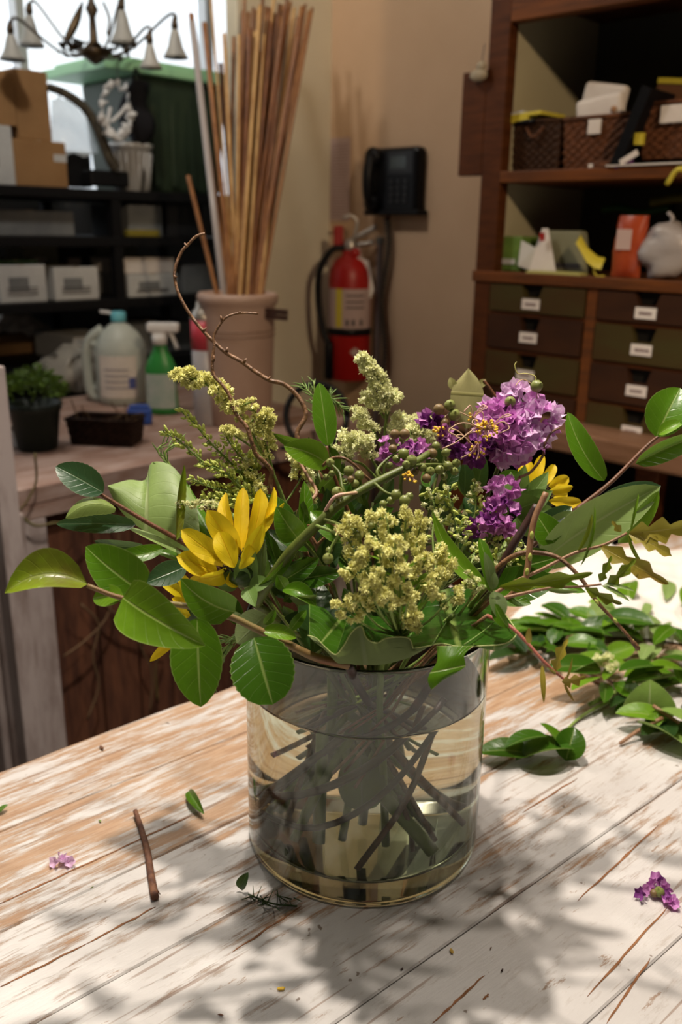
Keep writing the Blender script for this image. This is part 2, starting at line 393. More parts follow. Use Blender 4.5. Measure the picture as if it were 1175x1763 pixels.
for u in (-.55, .42, 1.2): 
    q = MB(); q.v = [PS.w(a, v, z) for z in (sill, 1.45) for a, v in ((u-.015, .60), (u+.015, .60), (u+.015, .655), (u-.015, .655))]
    q.f = [[3, 2, 1, 0], [4, 5, 6, 7], [0, 1, 5, 4], [1, 2, 6, 5], [2, 3, 7, 6], [3, 0, 4, 7]]
    q.build('window_mullion', M_whitep, win, smooth=False)
struct(MB().box(-3.5, 3.5, -2.2, 5.2, FLOOR-.05, FLOOR), 'floor', m_flr)
struct(MB().box(-3.5, 3.5, -2.2, 5.2, CEIL, CEIL+.05), 'ceiling', m_ceil)

# ================================================================== WORK TABLE
def plankmat():
    m = bpy.data.materials.new('worn_white_plank'); m.use_nodes = True; nt = m.node_tree; b = nt.nodes['Principled BSDF']
    tc = nt.nodes.new('ShaderNodeTexCoord'); g = tc.outputs['Object']; oi = nt.nodes.new('ShaderNodeObjectInfo')
    ad = nt.nodes.new('ShaderNodeVectorMath'); ad.operation = 'ADD'; nt.links.new(g, ad.inputs[0])
    cx = nt.nodes.new('ShaderNodeCombineXYZ'); nt.links.new(_math(nt, 'MULTIPLY', oi.outputs['Random'], 7.0), cx.inputs[0]); nt.links.new(_math(nt, 'MULTIPLY', oi.outputs['Random'], 3.0), cx.inputs[2]); nt.links.new(cx.outputs[0], ad.inputs[1])
    gv = ad.outputs[0]
    grain = _noise(nt, 11, _map(nt, gv, (.9, 7, 1)), 9, .74)            # streaks along the board
    patch = _noise(nt, 3.4, _map(nt, g, (.8, 2.2, 1)), 5, .6)
    fine = _noise(nt, 60, _map(nt, gv, (.35, 6, 1)), 5, .7)
    sx = nt.nodes.new('ShaderNodeSeparateXYZ'); nt.links.new(g, sx.inputs[0])
    # wear is heavier along the far edge and the left of the table (a property of the boards)
    wear = _ramp(nt, _math(nt, 'ADD', _math(nt, 'MULTIPLY', sx.outputs[1], -1.0), _math(nt, 'MULTIPLY', sx.outputs[0], -.33)), .08, .46)
    wear = _math(nt, 'MULTIPLY_ADD', wear, .27, .02)
    k = _math(nt, 'ADD', _math(nt, 'ADD', _math(nt, 'MULTIPLY', grain, 1.0), _math(nt, 'MULTIPLY', patch, .55)), wear)
    paint = _ramp(nt, k, .80, .90)
    wood = _mix(nt, (.45, .285, .17), (.32, .18, .10), _ramp(nt, fine, .35, .7))
    wood = _mix(nt, wood, (.56, .41, .29), _ramp(nt, grain, .42, .6))
    white = _mix(nt, (.68, .655, .635), (.56, .525, .50), _ramp(nt, _noise(nt, 7, g, 6), .35, .75))
    white = _mix(nt, white, (.42, .36, .31), _math(nt, 'MULTIPLY', _ramp(nt, _noise(nt, 40, _map(nt, gv, (.5, 2, 1)), 6, .75), .56, .7), .7))
    c = _mix(nt, wood, white, paint)
    # chips and scratches
    vo = nt.nodes.new('ShaderNodeTexNoise'); vo.inputs['Scale'].default_value = 26; vo.inputs['Detail'].default_value = 6; vo.inputs['Roughness'].default_value = .75
    nt.links.new(_map(nt, gv, (.8, 3.2, 1), (0, 0, .45)), vo.inputs['Vector'])
    c = _mix(nt, c, (.30, .17, .09), _math(nt, 'MULTIPLY', _ramp(nt, vo.outputs[0], .625, .66), .75))
    for sc_, rz, lo in ((14, .9, .70), (18, -.55, .70), (11, 1.35, .72)):
        nn_ = nt.nodes.new('ShaderNodeTexNoise'); nn_.inputs['Scale'].default_value = sc_; nn_.inputs['Detail'].default_value = 1
        nt.links.new(_map(nt, g, (.35, 9, 1), (0, 0, rz)), nn_.inputs['Vector']); c = _mix(nt, c, (.26, .15, .09), _math(nt, 'MULTIPLY', _ramp(nt, nn_.outputs[0], lo, lo+.02), .6))
    v2 = nt.nodes.new('ShaderNodeTexNoise'); v2.inputs['Scale'].default_value = 95; v2.inputs['Detail'].default_value = 2
    nt.links.new(gv, v2.inputs['Vector'])
    c = _mix(nt, c, (.16, .10, .06), _math(nt, 'MULTIPLY', _ramp(nt, v2.outputs[0], .74, .77), .8))
    nt.links.new(c, b.inputs['Base Color'])
    nt.links.new(_math(nt, 'MULTIPLY_ADD', paint, -.15, .55), b.inputs['Roughness'])
    bn = nt.nodes.new('ShaderNodeBump'); bn.inputs['Strength'].default_value = .5; bn.inputs['Distance'].default_value = .0012
    nt.links.new(_math(nt, 'ADD', _math(nt, 'ADD', paint, fine), _math(nt, 'MULTIPLY', grain, 1.5)), bn.inputs['Height']); nt.links.new(bn.outputs[0], b.inputs['Normal'])
    return m
M_plank = plankmat()
E0, E1 = Pz(0, 1315), Pz(1175, 892)
ea = math.atan2(E1.y-E0.y, E1.x-E0.x)
print('table edge angle', math.degrees(ea), E0, E1)
table = thing('work_table', 'long worktable of worn white-painted planks under the glass vase', 'table', (E0.x, E0.y, 0), ea)
WT = WM[table.name]
widths = [.105, .118, .096, .13, .11, .124, .10, .128, .11, .12, .115]
yy = 0.0; L0, L1 = -.9, (E1-E0).length+.05
rr = random.Random(5)
for wi, wd in enumerate(widths):
    mb = MB(); n = 120; y1, y0 = yy-.0004, yy-wd+.0004
    # board outline with slightly wandering edges; the outer board has a worn, rounded outer edge
    dz = rr.uniform(-.0006, .0002); prof = []
    for i in range(n+1):
        x = L0+(L1-L0)*i/n
        if wi == 0:
            e1 = -.004+.010*noise.noise(V((x*3.1, 3, 0)))+.004*noise.noise(V((x*14, 8, 0))) - .03*max(0, min(1, (.12-x)/.5))**2
            ring = [(y0, -.035), (e1-.008, -.035), (e1, -.026), (e1+.001, -.012), (e1-.003, -.004), (e1-.011, -.0004), (e1-.03, 0), (y0+.001, 0), (y0, -.0015)]
        else:
            g = .0008*noise.noise(V((x*9, wi*7, 0)))
            ring = [(y0, -.035), (y1+g, -.035), (y1+g, -.0015), (y1+g-.001, 0), (y0+.0012, 0), (y0, -.0014)]
        prof.append([V((x, yv, zv+dz)) for yv, zv in ring])
    m_ = len(prof[0])
    for r in prof: mb.v += r
    for i in range(n):
        for j in range(m_): mb.f.append([i*m_+j, (i+1)*m_+j, (i+1)*m_+(j+1) % m_, i*m_+(j+1) % m_])
    mb.f.append(list(range(m_))); mb.f.append([n*m_+j for j in reversed(range(m_))])
    mb.build('plank', M_plank, table, smooth=False, local=True)
    yy -= wd
for x in (-.6, L1-.15):
    for y in (-.16, yy+.14):
        MB().box(x-.04, x+.04, y-.04, y+.04, FLOOR, -.036).build('leg', M_post, table, smooth=False, local=True, bevel=.004)
MB().box(-.6, L1-.15, -.17, -.14, -.13, -.036).build('apron', M_post, table, smooth=False, local=True)
MB().box(-.6, L1-.15, yy+.12, yy+.15, -.13, -.036).build('apron', M_post, table, smooth=False, local=True)
# deep cracks in the boards
cr = [((0, 1556), (180, 1474)), ((180, 1474), (330, 1404)), ((1012, 1716), (1150, 1562)), ((1045, 1763), (1120, 1650)), ((995, 1552), (1135, 1420)),
      ((0, 1700), (150, 1625)), ((842, 1712), (832, 1722)), ((150, 1625), (268, 1562)), ((400, 1640), (520, 1560)), ((745, 1762), (835, 1680)), ((900, 1400), (995, 1340))]
mb = MB()
for (a, b) in cr:
    A_, B_ = Pz(*a), Pz(*b); d = (B_-A_).normalized(); sd = V((-d.y, d.x, 0)); n = 14; b0 = len(mb.v)
    for i in range(n+1):
        t = i/n; w_ = .0011*math.sin(math.pi*t)**.5+.00015; w_ *= .7+.6*noise.noise(V((i*.7, a[0], 0)))
        p = A_.lerp(B_, t)+sd*.0012*noise.noise(V((t*5, a[0], 2)))
        mb.v += [V((*(p-sd*w_).xy, .0005)), V((*(p+sd*w_).xy, .0005)), V((*(p+sd*w_*.5).xy, -.001)), V((*(p-sd*w_*.5).xy, -.001))]
    for i in range(n):
        q = b0+i*4; 
        for j in range(4): mb.f.append([q+j, q+(j+1) % 4, q+4+(j+1) % 4, q+4+j])
o = mb.build('crack', mat('bare_wood_crack', (.33, .15, .07), .8, col2=(.20, .09, .04), ns=60), table, smooth=False); o['kind'] = 'stuff'

# ================================================================== VASE
VX, VY = .004, .006
vase = thing('glass_vase', 'clear glass cylinder vase half full of water holding the bouquet', 'vase', (VX, VY, 0))
VR, VH, WT_, FT = .1035, .2150, .0040, .022
prof = [(0.0005, .0012), (VR-.014, .0012), (VR-.012, .0012), (VR-.006, 0), (VR-.0025, .001), (VR-.0005, .004), (VR, .0095), (VR, .011), (VR, VH-.003), (VR, VH-.0015), (VR-.001, VH-.0002), (VR-.0021, VH), (VR-.0033, VH-.0004), (VR-WT_, VH-.002), (VR-WT_, VH-.0035), (VR-WT_, FT+.0085), (VR-WT_, FT+.006), (VR-WT_-.002, FT+.002), (VR-WT_-.007, FT), (VR-WT_-.009, FT), (.0005, FT)]
MB().lathe(prof, 128).build('glass_cylinder', M_glass, vase, local=True)
WL = .157
wr = VR-WT_+.00025
MB().lathe([(.0005, FT-.0003), (wr-.009, FT-.0003), (wr-.007, FT-.0003), (wr-.0018, FT+.002), (wr, FT+.006), (wr, FT+.0085), (wr, WL-.001), (wr, WL+.0012), (wr-.0016, WL+.0001), (wr-.004, WL), (wr-.006, WL), (.0005, WL)], 128).build('water', M_water, vase, local=True)

# ================================================================== BOUQUET
D = .655
def plant(name, label, cat, base, group=None): return thing(name, label, cat, P(*base) if len(base) == 3 and base[0] > 5 else base, 0, group)
# stems inside the vase: centre-line coordinates in metres
RI = random.Random(2)
def instem(parent, top_px, bot, r, m=None):
    """from a point in the bouquet down through the rim to bot=(x,y,z) in the water"""
    T = P(*top_px); rx_, ry_ = (T.x-VX)*.5, (T.y-VY)*.5
    q = math.hypot(rx_, ry_)
    if q > .085: rx_ *= .085/q; ry_ *= .085/q
    rim = V((VX+rx_, VY+ry_, .20)); bot = (bot[0]+VX, bot[1]+VY, bot[2])
    if r < .0021: bot = (VX+(bot[0]-VX)*.75, VY+(bot[1]-VY)*.75, bot[2]+RI.uniform(.03, .075))
    return MB().tube([T, rim, V(bot)], r, 8, 6).build('stem', m or M_stem, parent)

# --- A : front left camellia branch
A = plant('camellia_branch', 'broad-leaved green branch reaching far left in front of the sunflower', 'branch', (0.0, 0, FT), 'leafy branches in the vase')
stem(A, [(600, 1145, .61), (545, 1132, .60), (490, 1106, .595), (440, 1082, .59), (395, 1061, .585), (340, 1047, .58), (298, 1040, .575), (212, 1030, .565), (150, 1008, .56)], (.0034, .0016), mat('branch_tan', (.20, .16, .05), .5, col2=(.20, .07, .03), ns=25))
MB().tube([P(600, 1145, .61), V((0.0, -.05, .17)), V((.045, .01, .06)), V((.06, .03, .026))], .0034, 8).build('stem', M_dark, A)
leaf(A, 'leaf_olive', (150, 1006, .56), (8, 1021, .545), 92, roll=28, fold=.55, curl=.05, bend=.18, name='leaf')
leaf(A, 'leaf_bright', (213, 1026, .568), (160, 1030, .575), 40, roll=20, fold=.2)
leaf(A, 'leaf_mid', (248, 1022, .575), (148, 941, .585), 84, roll=-10, fold=.2, curl=.12, shape='heart', asym=.1)
leaf(A, 'leaf_bright', (212, 1028, .56), (354, 1112, .535), 100, roll=10, fold=.3, curl=.13, shape='heart')
leaf(A, 'leaf_mid', (404, 1054, .58), (311, 996, .575), 66, roll=-14, fold=.18, curl=.06, shape='heart', bend=-.08)
leaf(A, 'leaf_mid', (340, 1064, .575), (346, 1217, .57), 96, roll=14, fold=.3, curl=.03, shape='ov', serr=.012)
leaf(A, 'leaf_deep', (438, 1098, .585), (470, 1213, .57), 112, roll=2, fold=.22, curl=.06, shape='round', serr=.022)
leaf(A, 'leaf_bright', (452, 1086, .59), (511, 1098, .595), 32, roll=-20, fold=.5, curl=.1)
leaf(A, 'leaf_grey', (458, 1058, .60), (408, 1108, .60), 62, roll=180, fold=.25, curl=.1)

# --- B : upper left camellia branch
B = plant('camellia_branch', 'dark glossy branch of small serrated leaves reaching to the upper left', 'branch', (0.0, 0, FT), 'leafy branches in the vase')
stem(B, [(470, 1060, .66), (400, 990, .655), (350, 955, .65), (300, 925, .645), (255, 900, .64), (205, 870, .635), (160, 843, .63)], (.0026, .0013), M_red)
instem(B, (470, 1060, .66), (.07, -.02, .03), .0026, M_red)
leaf(B, 'leaf_blue', (178, 848, .63), (96, 803, .625), 56, roll=12, fold=.3, curl=.06, serr=.02)
leaf(B, 'leaf_bright', (200, 876, .63), (113, 892, .615), 40, roll=205, fold=.45, curl=-.12, serr=.02, bend=-.15)
leaf(B, 'leaf_blue', (234, 903, .64), (97, 902, .635), 36, roll=8, fold=.3, curl=.05, serr=.015)
leaf(B, 'leaf_olive', (304, 930, .64), (317, 800, .65), 32, roll=55, fold=.6, curl=-.05, serr=.02)
leaf(B, 'leaf_blue', (252, 942, .64), (162, 931, .635), 28, roll=-25, fold=.35, curl=.1)
leaf(B, 'leaf_mid', (282, 944, .64), (192, 958, .63), 32, roll=22, fold=.35, curl=.1, bend=-.1)
leaf(B, 'leaf_pale', (318, 957, .645), (214, 906, .64), 20, roll=50, fold=.3, curl=.02, shape='lance')
leaf(B, 'leaf_mid', (312, 965, .65), (266, 950, .65), 20, roll=40, fold=.3)
leaf(B, 'leaf_blue', (322, 975, .645), (250, 1004, .63), 44, roll=8, fold=.25, curl=.05, shape='lance')

# --- C : big pale leaf with a lobe at the back left
Cc = plant('oakleaf_stem', 'large pale lobed leaf standing behind the sunflower on the left', 'leaf', (0.0, 0, FT), 'large lobed leaves')
loft(Cc, 'leaf_pale', [(185, 838, .70), (205, 876, .695), (235, 905, .69), (270, 925, .685), (310, 945, .68), (350, 960, .68)],
     [(186, 836, .70), (222, 826, .71), (250, 826, .715), (262, 796, .72), (300, 805, .715), (338, 862, .70)], .008, 8)
loft(Cc, 'leaf_mid', [(262, 797, .722), (300, 850, .71), (330, 900, .70), (370, 950, .69)], [(268, 795, .722), (310, 818, .72), (345, 868, .71), (385, 935, .70)], .004, 5)
instem(Cc, (360, 955, .69), (.02, .05, .03), .002, M_stem2)

# --- sunflowers
def sunflower(name, label, petals, calyx, hd, up_dir, stempts, bot, sepals=()):
    s = plant(name, label, 'flower', (0.0, 0, FT), 'sunflowers in the vase')
    cpos = P(*calyx)
    MB().lathe([(.001, -.010), (.008, -.008), (.013, -.002), (.0145, .004), (.013, .009), (.006, .011), (.001, .0112)], 20, frame(cpos, up_dir, hd)).build('receptacle', MAT['leaf_shade'], s)
    dm = MB(); M = frame(cpos, up_dir, hd)
    for i in range(80):
        r = .012*math.sqrt(i/80); a = i*2.4
        dm.tube([M @ V((r*math.cos(a), r*math.sin(a), .008)), M @ V((r*math.cos(a)*1.1, r*math.sin(a)*1.1, .014+.002*RN.random()))], (.0008, .0005), 4, 1)
    o = dm.build('disc', mat('disc_brown', (.03, .018, .008), .8), s); o['label'] = 'dark brown centre disc'
    for (b, t, w_, r) in petals:
        leaf(s, 'petal_yellow', b, t, w_, roll=r, name='petal', shape='petal', fold=.35, wave=.12, bend=RN.uniform(-.05, .05), curl=RN.uniform(.02, .09), ncr=6, nseg=14)
    for (b, t, w_, r) in sepals:
        leaf(s, 'sepal_green', b, t, w_, roll=r, name='sepal', shape='acum', fold=.25, curl=.06)
    stem(s, stempts, (.004, .0045), M_stem2, n=8)
    instem(s, stempts[-1], bot, .0045, M_stem2)
    return s
d0 = .625
pet = [((398, 974), (312, 912), 32, 5), ((375, 988), (304, 958), 34, 15), ((412, 958), (357, 878), 34, 0), ((410, 945), (389, 848), 22, -30),
       ((416, 950), (419, 839), 22, 10), ((424, 955), (449, 841), 28, 20), ((440, 930), (472, 838), 18, 40), ((446, 905), (490, 866), 16, 60),
       ((416, 970), (453, 903), 24, 25), ((412, 980), (433, 936), 20, 30), ((406, 976), (344, 996), 28, -40), ((405, 984), (388, 1004), 28, -35), ((404, 978), (377, 915), 32, -6), ((372, 990), (324, 1000), 24, -30)]
pl_ = []
for i, (b, t, w_, r) in enumerate(pet):
    w_ = w_*1.3; pl_.append(((b[0], b[1], d0+.004*(i % 3)-(.012 if i in (8, 9, 12) else 0)), (t[0], t[1], d0+(.02 if 3 <= i <= 7 else -.008)), w_, r))
sun = sunflower('sunflower', 'yellow sunflower seen from the side at the front left', pl_, (418, 985, .632), 1.0, (-.35, -.2, .9), [(425, 1000, .64), (445, 1040, .66), (500, 1090, .68)], (-.03, -.03, .024),
    [((428, 1000, .625), (440, 950, .615), 26, 0), ((440, 1005, .63), (455, 930, .64), 24, 20), ((420, 1005, .625), (410, 962, .612), 30, 0), ((430, 1010, .62), (470, 1000, .62), 30, -20), ((410, 1005, .63), (372, 1008, .63), 24, -30), ((425, 1012, .62), (440, 1045, .61), 30, 0), ((445, 1010, .635), (462, 962, .63), 22, 40)])
sunflower('sunflower', 'half-hidden yellow sunflower facing away beneath the left front branch', 
    [((330, 1040, .68), (275, 1000, .67), 22, 10), ((330, 1050, .68), (262, 1045, .67), 24, 0), ((328, 1060, .66), (290, 1050, .655), 24, 0), ((325, 1080, .67), (258, 1139, .66), 18, 0),
     ((335, 1035, .68), (305, 985, .675), 22, 0), ((335, 1045, .67), (296, 1030, .66), 18, 20), ((330, 1075, .67), (275, 1100, .66), 20, 0)],
    (340, 1050, .69), .9, (-.8, .3, .2), [(350, 1052, .69), (400, 1060, .69), (470, 1090, .69)], (.03, .03, .024))
sunflower('sunflower', 'yellow sunflower seen from behind with pale sepals on the right', 
    [((915, 835, .74), (908, 790, .745), 16, 0), ((925, 835, .745), (935, 783, .75), 20, 0), ((935, 838, .745), (956, 800, .75), 20, 10), ((945, 838, .74), (980, 822, .74), 24, 10), ((945, 845, .735), (987, 838, .735), 18, 30),
     ((945, 862, .73), (1002, 864, .73), 22, 0), ((948, 852, .745), (978, 850, .75), 18, 0), ((900, 835, .745), (900, 795, .75), 14, 0)],
    (915, 865, .75), 1.1, (.75, .35, .45), [(905, 880, .74), (880, 930, .73), (830, 1010, .71)], (-.05, .02, .024),
    [((890, 860, .725), (905, 800, .72), 34, 0), ((900, 870, .72), (945, 812, .725), 34, 10), ((895, 875, .715), (952, 845, .715), 40, 0), ((885, 880, .715), (935, 860, .705), 50, 0), ((905, 880, .72), (958, 880, .725), 30, -10),
     ((880, 865, .72), (880, 812, .725), 28, 0), ((890, 890, .715), (915, 925, .71), 36, 0)])

# --- floret / bud prototypes
def floret_mesh(name, m, seed, n=34, r=1.0):
    rg = random.Random(seed); mb = MB()
    mb.lathe([(.10, -.9), (.30, -.6), (.42, -.1), (.40, .15), (.1, .3)], 6)
    for i in range(n):
        z = rg.uniform(-.12, 1); a = i*2.39996+rg.uniform(-.2, .2); q = math.sqrt(max(0, 1-z*z)); d = V((q*math.cos(a), q*math.sin(a), z)).normalized()
        l = rg.uniform(.75, 1.1); sd = d.orthogonal().normalized()*.15; s2 = d.cross(sd).normalized()*.15; b = len(mb.v)
        mb.v += [d*.25+sd*.5, d*.25-sd*.5, d*l*.8+sd+s2*.6, d*l*.8-sd-s2*.6, d*l*1.05, d*l*.85+s2]
        mb.f += [[b, b+1, b+3, b+2], [b+2, b+3, b+4], [b, b+2, b+5], [b+2, b+4, b+5]]
    return mb.mesh(name, m)
FL = [floret_mesh('floret', M_gold, i) for i in range(3)]
FLP = [floret_mesh('floret', M_gold2, i+9, 18) for i in range(3)]
BUD = MB().lathe([(.02, -1), (.30, -.7), (.50, -.1), (.42, .5), (.22, .95), (.02, 1.1)], 7).mesh('bud', M_bud)
def spray_stems(parent, paths, r=.0008, m=None):
    mb = MB()
    for p in paths: mb.tube([P(*q) for q in p], (r*1.3, r*.6), 5, 4)
    o = mb.build('stalk', m or M_stem2, parent); return o
def scatter(parent, path, n, rad_px, size_px, meshes, name='floret', start=0.0, oneside=None, seed=0, taper=.5):
    rg = random.Random(seed); pts = catmull([P(*q) for q in path], 8); mb = MB(); m = len(pts)
    for i in range(n):
        t = start+(1-start)*(i+.5)/n; f = t*(m-1); k = min(int(f), m-2); c = pts[k].lerp(pts[k+1], f-k); d = (pts[k+1]-pts[k]).normalized()
        dep = (c-CAM).dot(F_); pr = dep/FP; tt = (t-start)/(1-start+1e-6)
        rr_ = rad_px*pr*(1-taper*tt)
        side = V((rg.gauss(0, 1), rg.gauss(0, 1), rg.gauss(0, 1)+.25)); side = side-d*side.dot(d); side.normalize()
        if oneside is not None:
            os_ = R_*oneside[0]+U_*oneside[1]; side = (side*.8+os_).normalized()
        pos = c+side*rr_*rg.uniform(.5, 1.05)+d*rg.uniform(-.3, .3)*size_px*pr
        zz = (side*.9+d*.35+V((rg.uniform(-.4, .4), rg.uniform(-.4, .4), rg.uniform(-.2, .4)))).normalized()
        sz = size_px*pr*.5*rg.uniform(.8, 1.2)*(1-.35*tt*taper)
        inst(meshes[rg.randrange(len(meshes))], name, parent, frame(pos, zz, sz, rg.uniform(0, 6)))
        mb.tube([c, c.lerp(pos, .6), pos-zz*sz*.8], .00035, 3, 1)
    if mb.v:
        o = mb.build('pedicel', M_stem2, parent); o['kind'] = 'stuff'
def budspray(parent, path, n, rad_px, size_px, seed=0, start=0.1):
    rg = random.Random(seed); pts = catmull([P(*q) for q in path], 8); mb = MB(); st = MB(); m = len(pts)
    for i in range(n):
        t = start+(1-start)*(i+.5)/n; f = t*(m-1); k = min(int(f), m-2); c = pts[k].lerp(pts[k+1], f-k); d = (pts[k+1]-pts[k]).normalized()
        pr = (c-CAM).dot(F_)/FP; side = V((rg.gauss(0, 1), rg.gauss(0, 1), rg.gauss(0, 1)+.3)); side -= d*side.dot(d); side.normalize()
        rr_ = rad_px*pr*(1-.6*t); pos = c+side*rr_*rg.uniform(.4, 1.05); z = (side*.7+d*.8).normalized(); sz = size_px*pr*.5*rg.uniform(.8, 1.2)
        M = frame(pos, z, sz); mb.lathe([(.02, -1), (.35, -.6), (.55, 0), (.42, .6), (.05, 1.1)], 6, M)
        st.tube([c, pos], .0004, 3, 1)
    o = mb.build('buds', M_bud, parent); o['kind'] = 'stuff'; st.build('pedicel', M_stem2, parent)['kind'] = 'stuff'
GG = 'goldenrod sprays in the vase'
# fluffy spray arching to the upper left
g = plant('goldenrod', 'cream goldenrod spray arching to a drooping tip at upper left', 'flower', (0, 0, FT), GG)
main = [(505, 900, .69), (478, 830, .685), (450, 775, .68), (425, 730, .675), (390, 690, .67), (355, 662, .665), (318, 648, .66), (300, 655, .658)]
br = [[(470, 815, .685), (440, 775, .67), (400, 748, .66), (385, 742, .66)], [(455, 785, .68), (430, 745, .67), (415, 715, .665), (395, 695, .66)], [(430, 735, .675), (440, 710, .67), (415, 700, .665), (440, 690, .66)]]
spray_stems(g, [main]+br, .0009); scatter(g, main, 66, 16, 21, FL, start=.48, oneside=(.1, .5), seed=1, taper=.35)
scatter(g, br[0], 16, 10, 17, FL, start=.45, oneside=(0, .5), seed=2); scatter(g, br[1], 14, 10, 16, FL, start=.3, seed=3); scatter(g, br[2], 9, 9, 16, FL, start=.3, seed=31)
instem(g, main[0], (-.01, .03, .03), .0018, M_stem2)
# upright fluffy
g = plant('goldenrod', 'upright cream goldenrod spike just above the sunflower', 'flower', (0, 0, FT), GG)
main = [(500, 905, .70), (480, 840, .69), (465, 790, .685), (455, 750, .68), (455, 725, .678), (468, 715, .676)]
spray_stems(g, [main], .0009); scatter(g, main, 46, 17, 18, FL, start=.4, seed=4, taper=.3)
br = [[(490, 870, .70), (520, 820, .70), (515, 790, .70), (500, 775, .70)], [(500, 890, .70), (540, 850, .70), (535, 805, .70), (520, 785, .70)], [(490, 880, .69), (445, 850, .68), (430, 820, .68), (440, 790, .68)]]
spray_stems(g, br, .0007)
for i, b in enumerate(br): scatter(g, b, 26, 17, 17, FL+FLP, start=.25, seed=5+i, taper=.2)
instem(g, main[0], (.02, -.01, .03), .0018, M_stem2)
# bud sprays left
g = plant('goldenrod', 'goldenrod of tight green buds fanning out at far left', 'flower', (0, 0, FT), GG)
bs = [[(440, 870, .68), (400, 825, .675), (350, 795, .67), (310, 760, .665), (277, 742, .66)], [(445, 860, .69), (410, 810, .68), (370, 770, .675), (335, 730, .67), (307, 703, .665)],
      [(430, 870, .68), (400, 850, .675), (365, 840, .67), (325, 822, .665)], [(450, 860, .69), (430, 810, .685), (405, 775, .68), (385, 745, .675)], [(420, 880, .68), (385, 868, .675), (345, 855, .67)], [(450, 850, .69), (440, 810, .685), (425, 780, .68)],
      [(440, 868, .672), (410, 835, .668), (380, 810, .664), (350, 800, .66)], [(430, 875, .672), (405, 860, .668), (370, 858, .664)]]
spray_stems(g, bs, .0009)
for i, b in enumerate(bs): budspray(g, b, 85 if i < 2 else 60, 20 if i != 1 else 18, 9.5, 20+i, .05)
instem(g, (440, 870, .68), (.05, .0, .03), .0016, M_stem2)
g = plant('goldenrod', 'short cream goldenrod tip lying over the pale leaf at left', 'flower', (0, 0, FT), GG)
pth = [(400, 885, .66), (370, 872, .655), (335, 868, .65), (305, 868, .645)]
spray_stems(g, [pth], .0008); scatter(g, pth, 34, 9, 11, FLP, start=.2, seed=44); instem(g, pth[0], (.05, .02, .05), .0014, M_stem2)
# centre back tall spray
g = plant('goldenrod', 'tall pale goldenrod curling over in front of the fire extinguisher', 'flower', (0, 0, FT), GG)
main = [(665, 900, .74), (662, 820, .735), (662, 760, .73), (665, 715, .725), (662, 680, .72), (648, 650, .72), (632, 628, .72), (622, 615, .72)]
br = [[(662, 780, .73), (645, 745, .725), (625, 720, .72), (607, 708, .715)], [(662, 740, .73), (672, 700, .725), (682, 675, .72)], [(662, 770, .73), (680, 740, .73), (695, 715, .73)], [(662, 720, .73), (645, 690, .725), (630, 680, .72)],
      [(655, 830, .72), (625, 800, .715), (600, 790, .71), (590, 770, .71), (598, 752, .71), (620, 752, .71)], [(658, 820, .72), (640, 790, .71), (622, 760, .70), (640, 760, .70)], [(670, 800, .74), (700, 760, .745), (715, 730, .75), (735, 715, .75)], [(670, 790, .74), (705, 745, .75), (730, 740, .75), (745, 760, .75)]]
spray_stems(g, [main]+br, .001)
scatter(g, main, 70, 16, 20, FLP, start=.50, seed=50, taper=.45)
for i, b in enumerate(br): scatter(g, b, 30 if i > 3 else 22, 13, 19, FLP, start=.35, seed=51+i, taper=.2)
instem(g, main[0], (.0, .05, .03), .002, M_stem2)
# big central head
g = plant('goldenrod', 'large domed cream goldenrod head at the front centre of the bouquet', 'flower', (0, 0, FT), GG)
root = (690, 1095, .585)
tips = [((583, 905), .575), ((600, 890), .575), ((640, 878), .575), ((665, 885), .57), ((700, 868), .58), ((728, 890), .59), ((722, 925), .58), ((760, 935), .59), ((778, 965), .59), ((765, 985), .585),
        ((798, 1020), .585), ((745, 1008), .57), ((720, 1060), .57), ((575, 1048), .565), ((600, 1035), .565), ((592, 975), .565), ((615, 950), .56), ((645, 925), .555), ((680, 930), .55), ((690, 975), .55), ((650, 985), .55), ((625, 1005), .555), ((665, 1025), .55), ((705, 1020), .555), ((715, 1075), .575), ((735, 960), .57)]
paths = []
for i, (tp, dd) in enumerate(tips):
    x, y = tp; q = (x*.45+root[0]*.55, y*.45+root[1]*.55+8, dd*.5+root[2]*.5+.0)
    paths.append([root, q, (x*.8+root[0]*.2, y*.8+root[1]*.2-6, dd), (x, y, dd)])
spray_stems(g, paths, .0008, M_stem2)
for i, p in enumerate(paths): scatter(g, p, 11, 14, 21, FL, start=.52, seed=80+i, taper=.2)
rg = random.Random(3); sm = MB()
for i in range(26):
    a = rg.uniform(0, 6.3); x = 690+rg.uniform(-60, 60); y = 1000+rg.uniform(-40, 50)
    leaf(g, 'leaf_bright', (690+rg.uniform(-8, 8), y+25, .575), (x, y-10, .565), 6, roll=rg.uniform(-60, 60), shape='narrow', nseg=6, ncr=2)
instem(g, root, (.015, -.03, .024), .0028, M_stem2)
# right-hand greenish masses
g = plant('goldenrod', 'greenish goldenrod mass between the purple flowers at right of centre', 'flower', (0, 0, FT), GG)
bs = [[(790, 960, .66), (785, 900, .665), (775, 860, .67), (770, 835, .67)], [(790, 960, .66), (815, 900, .665), (820, 860, .67), (815, 830, .67)], [(790, 960, .66), (760, 900, .66), (745, 860, .665), (735, 845, .665)], [(800, 970, .66), (840, 930, .66), (850, 900, .665), (845, 870, .67)], [(800, 975, .65), (840, 960, .65), (875, 940, .65), (900, 930, .65)], [(800, 985, .65), (850, 975, .645), (880, 965, .645), (905, 945, .645)], [(780, 960, .65), (790, 920, .64), (800, 890, .64)]]
spray_stems(g, bs, .0009)
for i, b in enumerate(bs): scatter(g, b, 30, 20, 13, [FLP[0], BUD, BUD], start=.3, seed=120+i, taper=.2)
instem(g, (790, 960, .66), (-.02, .04, .03), .002, M_stem2)
